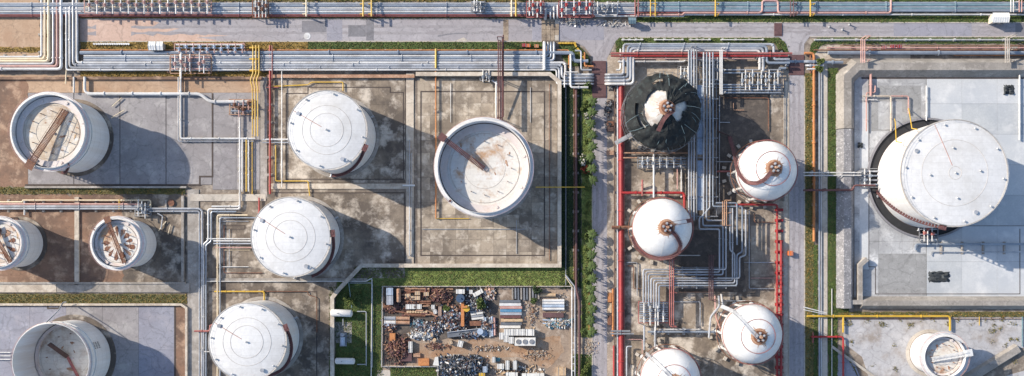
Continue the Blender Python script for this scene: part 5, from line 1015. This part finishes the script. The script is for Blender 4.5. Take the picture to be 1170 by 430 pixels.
MB().bar(P(528.6, 345, 1.0), P(528.6, 373, 1.6), 1.0, .8).build('boom', 'rust_orange', t, smooth=False); MB().cyl(P(533.5, 352.5, .1), 1.0, 1.6, 12).build('slew_drum', 'yellow', t); MB().bar(P(527, 351, 1.9), P(534, 351, 1.9), .5, .5).build('cross_arm', 'rust_orange', t, smooth=False)
for k in range(5): beam_item(537+k*.5, 354.2+k*2.6, 551+k*.4, 351.5+k*2.9, .62, .5, 'crate_white' if k % 2 == 0 else 'pipe_pale', 'pale beam in the slanting stack below the green bush', z=.1+.05*k, group='slanting stack of pale beams')
crate_item(543.5, 369.5, 3.8, 1.5, .8, 'rust', 'brown rusty plate stack below the slanting pale beams', 'plates', 'plate_stack', lid=False)
for k, (x, m) in enumerate(((552.4, 'pipe_white'), (554.8, 'blue_pale'), (557.2, 'pipe_grey'), (559.6, 'pipe_white'), (562.2, 'blue_pale'), (565, 'pink'))): tube_item(x, 362+(k % 2), x+.6, 385-(k % 3), .34, m, 'pipe in the upright bundle of white and blue pipes', group='upright bundle of white and blue pipes')
for k, (y, m) in enumerate(((344.5, 'pipe_grey'), (348, 'pipe_white'), (351.4, 'pink'), (355, 'blue_paint'), (358.5, 'pipe_pale'), (362, 'stair_brown'), (366, 'tan_wood'), (370, 'pipe_grey'), (373.5, 'crate_white'))):
    names = ('grey', 'white', 'pink', 'blue', 'pale grey', 'dark brown', 'tan', 'lower grey', 'lowest white')
    beam_item(571.5+rnd.uniform(-1, 1), y, 595.5+rnd.uniform(-1.5, 1.5), y, .85, .8, m, names[k]+' beam in the tall stack of level beams at the yard centre', group='stack of level beams')
for k in range(10): beam_item(585.5+k*3.3, 328.8, 585.7+k*3.3, 342.5+rnd.uniform(-1, 1), .5, .7, ('wall_grey', 'steel', 'pipe_grey')[k % 3], 'grey beam in the row standing along the top fence', group='row of grey beams along the top fence')
tube_item(617.5, 337.2, 634.5, 337.2, .55, 'tan_wood', 'tan pipe above the white pipe stack at the right of the yard')
for k, y in enumerate((343.6, 346.8, 350, 353.2)): tube_item(620, y, 644.5, y, .46, 'pipe_white' if k != 2 else 'blue_pale', ('top', 'second', 'third', 'bottom')[k]+' pipe of the neat pale stack at the right of the yard', group='neat stack of pale pipes')
crate_item(632, 360, 6.6, 1.5, .9, 'bridge_red', 'dark red slab stack below the neat pale pipes', 'slab stack', 'slab_stack', lid=False)
for k, y in enumerate((365.5, 369.5)): beam_item(620, y, 640, y+1, .4, .4, 'blue_pale', ('upper', 'lower')[k]+' pale blue rail below the dark red slab stack')
for k, x in enumerate((579, 585, 591, 597)): crate_item(x, 379.2, 1.5, 1.9, 1.9, 'crate_white', ('first', 'second', 'third', 'fourth')[k]+' white cube tank from the left in the upper row', 'cube tank', 'cube_tank')
crate_item(605.5, 379.4, 2.6, 1.9, 1.9, 'crate_white', 'longer white tank at the right end of the upper row', 'cube tank', 'cube_tank')
for k, (x, y) in enumerate(((573.5, 383.5), (578.5, 386.5), (584.3, 388.2))): crate_item(x, y, 1.4, 2.0, 1.9, 'crate_white', ('first', 'second', 'third')[k]+' white cube tank from the left in the lower row', 'cube tank', 'cube_tank')
t = thing('tank_container', 'large white tank container with three round manholes', 'container', P(600, 389.5, .1))
c = P(600, 389.7, .1); MB().box(c+Vector((0, 0, 1.25)), (6.6, 2.5, 2.3)).build('body', 'crate_white', t, smooth=False); MB().box(c+Vector((0, 0, .06)), (6.8, 2.7, .14)).build('skid', 'steel', t, smooth=False)
for k in (-1, 0, 1): MB().cyl(c+Vector((k*2.1, 0, 2.4)), .72, .2, 18).build('manhole', 'steel', t); MB().tube([c+Vector((k*2.1+math.cos(a*.63)*.85, math.sin(a*.63)*.85, 2.42)) for a in range(10)], .07, 5, closed=True).build('manhole_ring', 'crate_white', t)
t = thing('flatbed_trailer', 'long grey flatbed trailer loaded with scrap in the yard centre', 'trailer', P(532, 381, 0)); a, b = P(511, 383, 1.0), P(549, 378.5, 1.0)
MB().bar(a, b, 1.7, .25).build('bed', 'pipe_grey', t, smooth=False); MB().bar(a+Vector((0, .9, .3)), b+Vector((0, .9, .3)), .2, .5).build('side_board', 'pipe_pale', t, smooth=False); MB().cyl(P(549, 378.5, .2), 1.0, 1.8, 12).build('hitch_drum', 'blue_pale', t)
for k in (.1, .2, .8, .9):
    for sg in (-1, 1): p = a+(b-a)*k; MB().tube([p+Vector((0, sg*.75, -.5)), p+Vector((0, sg*1.1, -.5))], .5, 12).build('wheel', 'rubber', t)
for k in range(11):
    x, y = 470+k*2.6+rnd.uniform(-.8, .8), 383.5+rnd.uniform(-2, 5); m = rnd.choice(('crate_white', 'pipe_pale', 'tan_wood', 'crate_white'))
    lay(MB().cyl(P(x, y, .1), .48, 1.0, 12).cyl(P(x, y, 1.1), .52, .07, 12).cyl(P(x, y, .55), .51, .06, 12), 'drum', m, 'small pale drum in the scattered group left of the flatbed trailer', 'drum', 'small pale drums')
for k, y in enumerate((392, 396.2, 400.6)): crate_item(469.5, y, 1.1, 1.05, 1.1, 'crate_white', ('top', 'middle', 'bottom')[k]+' one of three white boxes in a column on the dirt', 'box', 'white_box')
mb = MB().poly([XY(*p) for p in ((497.5, 408), (501, 407.5), (502, 417.5), (495, 417))], .1, 1.2); lay(mb, 'white_hopper', 'crate_white', 'white wedge shaped hopper at the left of the dark scrap heap', 'hopper', smooth=False)
crate_item(526.5, 392.5, 1.5, 1.9, 1.4, 'crate_white', 'white slanted box on the orange dirt under the trailer', 'box', 'white_box', rz=-.25); crate_item(515, 391, 1.1, 1.1, 1.0, 'tan_wood', 'small tan box left of the white slanted one under the trailer', 'box', 'tan_box', rz=.4)
crate_item(554.5, 421.5, 1.3, 1.8, 1.6, 'blue_pale', 'pale blue box right of the dark scrap heap', 'box', 'pale_box'); crate_item(551, 428.5, 1.8, 1.5, 1.4, 'yellow', 'yellow box at the bottom edge of the yard', 'box', 'yellow_box')
crate_item(572.3, 418, 2.0, 1.5, 1.7, 'crate_white', 'white box with dark top fittings at the bottom of the yard', 'box', 'white_box')
for k, x in enumerate((580, 588.5)): crate_item(x, 416.5, 1.1, 2.7, 1.9, 'crate_white', ('left', 'right')[k]+' one of two tall narrow white boxes at the bottom of the yard', 'box', 'white_box')
crate_item(564.3, 410.5, .9, 1.6, 1.6, 'crate_white', 'small white box beside the green sheet at the bottom', 'box', 'white_box'); crate_item(568.5, 411, 1.6, 1.2, .3, 'teal', 'green metal sheet at the bottom of the yard', 'sheet', 'metal_sheet', lid=False)
crate_item(585, 427.8, 3.6, 1.6, 2.0, 'crate_white', 'left white container at the bottom edge of the yard', 'container', 'container'); crate_item(609, 428.5, 7.0, 1.3, 2.0, 'crate_white', 'long white container at the bottom edge of the yard', 'container', 'container')
crate_item(641, 424, 2.8, 2.4, 1.6, 'tan_wood', 'tan wooden hut by the gate pipes at the lower right of the yard', 'hut', 'wooden_hut')
crate_item(463.5, 408, 4.2, 2.6, .9, 'bridge_red', 'dark red plate stack in the lower left heap', 'plates', 'plate_stack', lid=False); crate_item(484.5, 413.5, 3.4, 2.2, 1.1, 'rust_orange', 'orange rusty skip on the lower left dirt', 'skip', 'rusty_skip', lid=False)
crate_item(449, 385, 1.8, 2.4, 1.1, 'rust_orange', 'orange rusty box at the left fence under the fat pipes', 'box', 'rusty_box', lid=False)
tube_item(446, 394, 452, 388, .2, 'pipe_pale', 'thin bent pale pipe on the red brown heap'); crate_item(476.5, 405.5, 2.2, 1.2, .7, 'rust_light', 'tan plate on the orange dirt above the rusty skip', 'plates', 'plate_stack', lid=False)
for k in range(46):                      # short rusty lengths thrown in the upper left quarter
    x, y = rnd.uniform(462, 514), rnd.uniform(330, 362); a = rnd.choice((0, 0, 0, 1.57, .4, -.3)); l = rnd.uniform(2.5, 6)
    tube_item(x-l*math.cos(a), y-l*math.sin(a), x+l*math.cos(a), y+l*math.sin(a), rnd.uniform(.16, .3), rnd.choice(('rust', 'rust', 'rust_dark', 'stair_brown', 'rust_light')), 'short rusty pipe thrown among the rows at the upper left of the yard', group='short rusty pipes', z=rnd.uniform(.3, 1.0), hollow=False)
# yard fence: posts and rails
def fence(pts, label, step=9.0, h=1.5, m='wall_pale'):
    c = P(*pts[0], 0); t = thing('fence', label, 'fence', (c.x, c.y, 0)); pm = shared(('fp', h, m), lambda: MB().box((0, 0, h/2), (.22, .22, h)).mesh('post', m, smooth=False))
    for a, b in zip(pts, pts[1:]):
        L = math.hypot(b[0]-a[0], b[1]-a[1]); n = max(1, int(L/step)); pa, pb = Vector((*XY(*a), 0)), Vector((*XY(*b), 0)); d = (pb-pa).normalized()*.13
        for k in range(n): piece('post', pm, pa+(pb-pa)*k/n, t)
        MB().bar(pa+d+Vector((0, 0, .25)), pb-d+Vector((0, 0, .25)), .26, .5).build('plinth', m, t, smooth=False)
        for z in (.75, 1.1, 1.42): MB().bar(pa+d+Vector((0, 0, z)), pb-d+Vector((0, 0, z)), .07, .07).build('rail', 'pipe_pale', t, smooth=False)
    return t
fence([(500.5, S1), (500.5, 418.6), (444, 418.6), (436.5, 418.6), (437.5, 327.3), (653, 327.3)], 'pale post and rail fence around the scrap yard')
# ================================================================ SMALL EQUIPMENT
vessel(379.5, 357.5, 401, 358.3, 1.15, 'white_tank', 'upper white horizontal vessel on the green corner'); vessel(384.5, 412.6, 404, 412.8, 1.0, 'white_tank', 'lower white horizontal vessel with dark end on the green corner')
t = thing('pump_skid', 'pale blue pump skid between the two white vessels on the grass', 'pump', P(392, 385, .2)); c = P(392.3, 388, .2)
MB().box(c+Vector((0, 0, .12)), (2.2, 4.4, .2)).build('base_frame', 'steel', t, smooth=False); MB().tube([c+Vector((0, -1.8, .9)), c+Vector((0, .9, .9))], .7, 14).build('motor', 'blue_pale', t); MB().cyl(c+Vector((0, 1.6, .2)), .6, 1.3, 12).build('pump_head', 'pipe_pale', t)
def shed(x0, y0, x1, y1, h, label, name, m='roof_sheet', wallm='wall_pale', cat='shed'):
    a, b = P(x0, y0, h), P(x1, y1, h); c = (a+b)/2; t = thing(name, label, cat, (c.x, c.y, 0)); wx, wy = abs(b.x-a.x), abs(b.y-a.y)
    MB().box((c.x, c.y, (h-.1)/2), (wx-.5, wy-.5, h-.1)).build('wall', wallm, t, smooth=False)
    mb = MB(); mb.add([(c.x-wx/2, c.y-wy/2, h-.1), (c.x+wx/2, c.y-wy/2, h-.1), (c.x+wx/2, c.y, h+.35), (c.x-wx/2, c.y, h+.35), (c.x-wx/2, c.y+wy/2, h-.1), (c.x+wx/2, c.y+wy/2, h-.1)], [(0, 1, 2, 3), (3, 2, 5, 4), (0, 3, 4), (1, 5, 2), (0, 4, 5, 1)]); r_ = mb.build('roof', m, t, smooth=False)
    rb = MB(); n = int(wx/.7)
    for k in range(n+1): rb.bar((c.x-wx/2+wx*k/n, c.y-wy/2, h-.06), (c.x-wx/2+wx*k/n, c.y, h+.39), .06, .06).bar((c.x-wx/2+wx*k/n, c.y, h+.39), (c.x-wx/2+wx*k/n, c.y+wy/2, h-.06), .06, .06)
    o = rb.build('roof_ribs', m, t, smooth=False); o['kind'] = 'stuff'
    MB().box((c.x-wx*.1, c.y-wy/2+.22, 1.05), (.9, .1, 2.0)).build('door', 'pipe_grey', t, smooth=False); MB().box((c.x+wx*.25, c.y-wy/2+.22, 1.5), (.9, .1, .8)).build('window', 'blue_dark', t, smooth=False)
    return t
shed(1134.5, 14.5, 1153, 25.8, 3.2, 'white sheet roofed shed beside the road at upper right', 'shed'); shed(718, 20, 726.5, 27.2, 2.6, 'small teal grey kiosk where the green verge begins', 'kiosk', m='pipe_teal')
shed(169.5, 47.5, 177.5, 57.5, 2.6, 'left one of two white cabins on the ochre verge', 'cabin'); shed(178.5, 47.5, 186, 57.5, 2.6, 'right one of two white cabins on the ochre verge', 'cabin')
crate_item(902, 289.5, 1.4, 1.4, 1.2, 'orange', 'orange box on the side road edge beside the red pipes', 'box', 'orange_box')
for k, (x, y) in enumerate(((947, 31), (962, 34.2), (970, 28.4))):
    t = thing('bollard', ('left', 'lower', 'right')[k]+' one of three slim posts casting long shadows on the road', 'bollard', P(x, y, .06)); MB().cyl(P(x, y, .06), .22, 1.3, 10).build('post', 'pipe_grey', t); MB().cyl(P(x, y, 1.36), .26, .12, 10).build('cap', 'pipe_white', t); MB().cyl(P(x, y, .06), .4, .12, 10).build('base', 'wall_grey', t)
def sheet_heap(x, y, wx, wy, label, m='tarp_black', seed=1):
    rnd = random.Random(seed); n = 9; mb = MB(); g = []
    for i in range(n):
        for j in range(n):
            u, v = i/(n-1)-.5, j/(n-1)-.5; e = max(abs(u), abs(v)); g.append(P(x+u*wx*(1+rnd.uniform(-.12, .12)), y+v*wy*(1+rnd.uniform(-.15, .15)), .14 + (0 if e > .45 else rnd.uniform(.1, .9))))
    mb.add(g, [(i*n+j, i*n+j+1, (i+1)*n+j+1, (i+1)*n+j) for i in range(n-1) for j in range(n-1)]); return lay(mb, 'tarpaulin', m, label, 'tarpaulin')
sheet_heap(1073, 316.5, 24, 12, 'crumpled black tarpaulin on the pale floor below the largest tank'); sheet_heap(1153, 103, 12, 11, 'dark crumpled tarpaulin at the upper right of the pale court', seed=2); sheet_heap(983, 166, 6, 6, 'small black bag on the pale strip left of the largest tank', seed=3)
for k, (x, y, w_, h_) in enumerate(((697, 118, 8, 6), (694, 127, 5, 9), (696, 143, 6, 7), (699, 99, 5, 5))): heap(x, y, w_+3, h_+3, .9, 60, ['tarp_black', 'steel', 'rust_dark', 'pipe_grey'], ('uppermost', 'thin', 'round', 'nearest to the white pipes,')[k]+' dark junk pile on the gravel shoulder by the red main', seed=20+k, name='junk_pile', big=.9)
for k, (y, m) in enumerate(((141.5, 'rust'), (175, 'rust_light'), (148, 'rust_dark'))): crate_item(697, y, 2.2, 1.4, .8, m, ('upper', 'lower', 'dark')[k]+' rusty box on the gravel shoulder by the red main', 'box', 'rusty_box', lid=False)
for k, y in enumerate((340, 352, 366)): crate_item(696.5, y, 1.2, 3.0, .7, ('rust_orange', 'tan_wood', 'rust')[k], ('top', 'middle', 'bottom')[k]+' one of three rusty troughs on the gravel shoulder', 'trough', 'rusty_trough', lid=False)
for k, (x, y, m) in enumerate(((599, 52.5, 'red'), (603.5, 53, 'orange'), (613, 53.5, 'rust_orange'), (1019, 54, 'red'), (1026, 54, 'red'), (1009, 55, 'red_faded'))): crate_item(x, y, 1.3, .9, .9, m, ('left red box', 'bright orange box', 'dark orange box', 'left red cabinet', 'right red cabinet', 'faded red cabinet')[k]+(' on the grass verge left of the paved crossing' if k < 3 else ' among the rusty lines of the right hand rack'), 'box', 'red_box')
bm_ = MB().box((0, 0, .35), (1.1, .5, .7)).mesh('barrier', ['yellow'], smooth=False)
for k in range(11):
    x, y = (640+k*3.2, 50) if k < 6 else (657.5+(k-6)*3.2, 52.5+(k-6)*4.6); o = bpy.data.objects.new('barrier', bm_); COL.objects.link(o); o.location = P(x, y, .1); o.rotation_euler.z = 0 if k < 6 else -.95; tag(o, 'yellow kerb barrier in the curved row on the green road corner', 'barrier', 'yellow kerb barriers')
for k in range(16):
    o = lay(MB().cyl(P(108+k*2.6, 50.5, .1), .3, .5, 10).cyl(P(108+k*2.6, 50.5, .6), .32, .05, 10), 'marker_post', 'pipe_white', 'white marker post in the dotted row on the ochre verge', 'marker post', 'row of white marker posts')
lay(MB().cyl(P(351, 41.5, .06), 1.1, .06, 24).cyl(P(351, 41.5, .12), .45, .05, 16), 'manhole_cover', 'pipe_white', 'round white manhole cover on the road by the dark patch', 'manhole cover')
lay(MB().cyl(P(195.5, 232, .05), .95, .35, 20).cyl(P(195.5, 232, .4), 1.05, .08, 20), 'inspection_well', 'rust', 'round rusty well cover right of the white valve group', 'well cover')
heap(655, 25, 36, 10, .5, 90, ['crate_white', 'kerb', 'pipe_pale', 'wall_grey'], 'white rubble along the road edge right of the paved crossing', seed=31, name='rubble', big=.8); heap(700, 27, 40, 9, .4, 70, ['crate_white', 'kerb', 'pipe_pale'], 'pale rubble at the corner beside the teal grey kiosk', seed=32, name='rubble', big=.8)
heap(672, 398, 24, 20, .35, 130, ['tan_wood', 'wall_grey', 'kerb'], 'tan rubble at the end of the hedge', seed=33, name='rubble', big=.6)
for k, (y, l) in enumerate(((337, 4.5), (356, 6.0), (372, 4.0))): beam_item(673.6, y-l*1.6, 673.9, y+l*1.6, .6, .5, 'rust_orange' if k != 1 else 'red', ('top', 'middle', 'bottom')[k]+' one of three red rusty beams lying on the turf beside the side road', z=.12)
# stepping slab in front of the pump area, junk on weedy court
sheet('concrete_pad', 'kerb', [(431, 423), (446, S1)], .14)
# ================================================================ VEGETATION
def leaves(mb, c, rx, rz, n, rnd, size=.35):
    for i in range(n):
        a, b = rnd.uniform(0, 6.283), math.acos(rnd.uniform(-.6, 1)); q = rnd.uniform(.55, 1.05); p = Vector(c)+Vector((math.cos(a)*math.sin(b)*rx*q, math.sin(a)*math.sin(b)*rx*q, math.cos(b)*rz*q))
        u = Vector((rnd.uniform(-1, 1), rnd.uniform(-1, 1), rnd.uniform(-.6, .6))).normalized(); v = u.orthogonal(); v.rotate(Matrix.Rotation(rnd.uniform(0, 6.28), 3, u)); s = size*rnd.uniform(.6, 1.3)
        mb.add([p-u*s, p+v*s*.5, p+u*s, p-v*s*.5], [(0, 1, 2, 3)])
def shrub_meshes(seed, m, hgt, rad, blossom=None):
    rnd = random.Random(seed); cr = MB(); bl_ = MB(); tr = MB().tube([(0, 0, 0), (.06, .03, hgt*.4), (0, .1, hgt*.75)], [.14, .1, .05], 6)
    for k in range(7):
        a = rnd.uniform(0, 6.28); q = rad*rnd.uniform(.2, .75); c = (math.cos(a)*q, math.sin(a)*q, hgt*rnd.uniform(.45, .9)); tr.tube([(0, 0, hgt*.35), (c[0]*.6, c[1]*.6, c[2]*.8)], [.06, .03], 5); leaves(cr, c, rad*rnd.uniform(.35, .6), hgt*.25, 70, rnd)
        if blossom: leaves(bl_, (c[0], c[1], c[2]+.1), rad*.5, hgt*.27, 26, rnd, .3)
    return tr.mesh('trunk', 'bark'), cr.mesh('crown', m, smooth=False), (bl_.mesh('blossom', blossom, smooth=False) if blossom else None)
KINDS = {'green': [shrub_meshes(s, m, h, r) for s, m, h, r in ((1, 'leaf_b', 2.6, 1.6), (2, 'leaf_a', 3.2, 1.8), (3, 'leaf_b', 2.0, 1.3))], 'dark': [shrub_meshes(4, 'leaf_dark', 2.4, 1.5)], 'white': [shrub_meshes(5, 'leaf_a', 2.4, 1.9, 'blossom_white')], 'red': [shrub_meshes(6, 'leaf_a', 2.2, 1.7, 'blossom_red')]}
def plant(x, y, kind, label, group=None, s=1.0, name='shrub', rnd=random):
    tr, cr, bl_ = rnd.choice(KINDS[kind]); t = thing(name, label, 'shrub' if name == 'shrub' else 'bush', P(x, y, .1), group); rz = rnd.uniform(0, 6.28)
    for nm, me in (('trunk', tr), ('crown', cr), ('blossom', bl_)):
        if me: o = piece(nm, me, P(x, y, .1), t, rz); o.scale = (s, s, s)
    return t
rv = random.Random(21)
for k in range(60):
    y = 101+k*13+rv.uniform(-4, 4); x = 670+rv.uniform(-4.5, 4.5)
    if y > 385: break
    if 134 < y < 149 or 170 < y < 183: plant(x, y, 'white', 'shrub with white blossom in the hedge beside the road', 'white blossom shrubs in the hedge', rnd=rv)
    elif 184 < y < 200: plant(x, y, 'red', 'shrub with red blossom in the hedge beside the road', 'red blossom shrubs in the hedge', rnd=rv)
    else: plant(x, y, 'green', 'green shrub in the long hedge beside the central side road', 'green shrubs in the long hedge', rv.uniform(.4, .85), rnd=rv)
def palm_meshes(seed):
    rnd = random.Random(seed); cr = MB()
    for k in range(13):
        a = 2*math.pi*k/13+rnd.uniform(-.2, .2); d = Vector((math.cos(a), math.sin(a), 0)); e = Vector((-d.y, d.x, 0)); L = rnd.uniform(1.5, 2.1); q = [Vector((0, 0, 3.4))+d*L*u+Vector((0, 0, 1.0*u-1.6*u*u)) for u in (0, .25, .5, .75, 1)]
        for i in range(4):
            w0, w1 = (.08, .32, .36, .26, .04)[i], (.08, .32, .36, .26, .04)[i+1]; cr.add([q[i]-e*w0-Vector((0, 0, w0*.4)), q[i], q[i+1], q[i+1]-e*w1-Vector((0, 0, w1*.4))], [(0, 1, 2, 3)]); cr.add([q[i]+e*w0-Vector((0, 0, w0*.4)), q[i], q[i+1], q[i+1]+e*w1-Vector((0, 0, w1*.4))], [(3, 2, 1, 0)])
    return MB().tube([(0, 0, 0), (.08, 0, 1.8), (0, 0, 3.45)], [.2, .15, .13], 8).mesh('trunk', 'bark'), cr.mesh('crown', 'leaf_a', smooth=False)
PALMS = [palm_meshes(s) for s in (1, 2, 3)]
for y in (118, 130, 143, 156, 169, 181, 194, 207, 268, 279, 291, 304, 318, 330, 341, 353, 366, 378):
    x = 675.5+rv.uniform(-1.5, 1.2); tr, cr = rv.choice(PALMS); t = thing('palm_tree', 'small palm in the row along the central side road', 'palm tree', P(x, y, .1), 'small palms along the side road'); rz = rv.uniform(0, 6.28)
    for nm, me in (('trunk', tr), ('crown', cr)): piece(nm, me, P(x, y, .1), t, rz)
plant(547.5, 346.5, 'green', 'bright green bush growing inside the scrap yard', s=1.1, name='bush', rnd=rv); plant(511.5, 351, 'green', 'yellowish bush between the brown crate and the crane jib', s=.7, name='bush', rnd=rv); plant(609.5, 344, 'green', 'small bush left of the neat pale pipe stack', s=.6, name='bush', rnd=rv); plant(613, 331, 'dark', 'dark bush by the top fence above the tan pipe', s=1.0, name='bush', rnd=rv)
for k, (x, y) in enumerate(((403, 344), (408, 338), (396, 340), (665, 425), (671, 418), (933, 81), (936, 70))): plant(x, y, 'green', ('right bush above the upper white vessel', 'upper bush in the green corner', 'left bush above the upper white vessel', 'lower bush beside the pale pipes at the bottom', 'upper bush beside the pale pipes at the bottom', 'bush beside the orange rusty pipe', 'bush at the pale apron corner')[k], s=.8, name='bush', rnd=rv)
# weeds on the lower right court: brown tufts in its joints
wd = MB(); rw = random.Random(8)
for k in range(46):
    x, y = (rw.uniform(966, 1170), rw.uniform(363.5, 372)) if k < 26 else (rw.uniform(966, 1168), rw.uniform(370, 428))
    if 1028 < x < 1115 and y > 372: continue
    n = rw.randint(6, 26)
    for i in range(n):
        a = rw.uniform(0, 6.28); q = rw.uniform(0, .9); p = P(x, y, .1)+Vector((math.cos(a)*q, math.sin(a)*q, 0)); b = rw.uniform(0, 6.28); wd.add([p, p+Vector((math.cos(b)*.35, math.sin(b)*.35, .15)), p+Vector((math.cos(b+.8)*.4, math.sin(b+.8)*.4, .4))], [(0, 1, 2)])
tag(wd.build('weeds', 'grass_olive', None, False), 'brown and olive weed tufts on the lower right court', 'weeds', kind='stuff')
# grass blades over every strip of turf
def inside(pts, x, y):
    r = False; j = len(pts)-1
    for i in range(len(pts)):
        (xi, yi), (xj, yj) = pts[i], pts[j]
        if (yi > y) != (yj > y) and x < (xj-xi)*(y-yi)/(yj-yi)+xi: r = not r
        j = i
    return r
BL = {}; rg = random.Random(4)
for pts, m, z in GRASS:
    if len(pts) == 2: (a, b), (c, d) = pts; pts = [(a, b), (c, b), (c, d), (a, d)]
    x0, x1 = max(-30, min(p[0] for p in pts)), min(1200, max(p[0] for p in pts)); y0, y1 = max(-30, min(p[1] for p in pts)), min(460, max(p[1] for p in pts))
    if x1 <= x0 or y1 <= y0: continue
    for i in range(int((x1-x0)*(y1-y0)*.75)):
        x, y = rg.uniform(x0, x1), rg.uniform(y0, y1)
        if inside(pts, x+rg.gauss(0, .8), y+rg.gauss(0, .8)): BL.setdefault(m, []).append((x, y, z))
for m, L in BL.items():
    alt = {'grass_bright': ('leaf_b', 'grass_bright', 'grass_bright', 'grass_olive'), 'grass': ('leaf_a', 'leaf_b', 'grass', 'grass_olive'), 'grass_dark': ('leaf_dark', 'grass_dark', 'leaf_a'), 'grass_flare_ochre': ('grass_flare_ochre', 'grass_olive', 'grass_flare_ochre'), 'grass_olive': ('grass_olive', 'grass_flare_ochre', 'leaf_a')}[m]; mb = MB()
    for x, y, z in L:
        mb.cur = rg.randrange(len(alt)); p = P(x, y, z); s = rg.uniform(.12, .3)
        for k in range(3): b = rg.uniform(0, 6.28); mb.add([p, p+Vector((math.cos(b)*s, math.sin(b)*s, s*.5)), p+Vector((math.cos(b+.9)*s*1.1, math.sin(b+.9)*s*1.1, s*1.0))], [(0, 1, 2)])
    tag(mb.build('grass_tufts', list(alt), None, False), {'grass_bright': 'green grass tufts coloured bright as if sunlit', 'grass': 'short green grass tufts', 'grass_dark': 'grass tufts coloured dark as if shaded', 'grass_flare_ochre': 'flare tinted ochre grass tufts', 'grass_olive': 'olive brown grass tufts'}[m]+' on the verges', 'grass', kind='stuff')
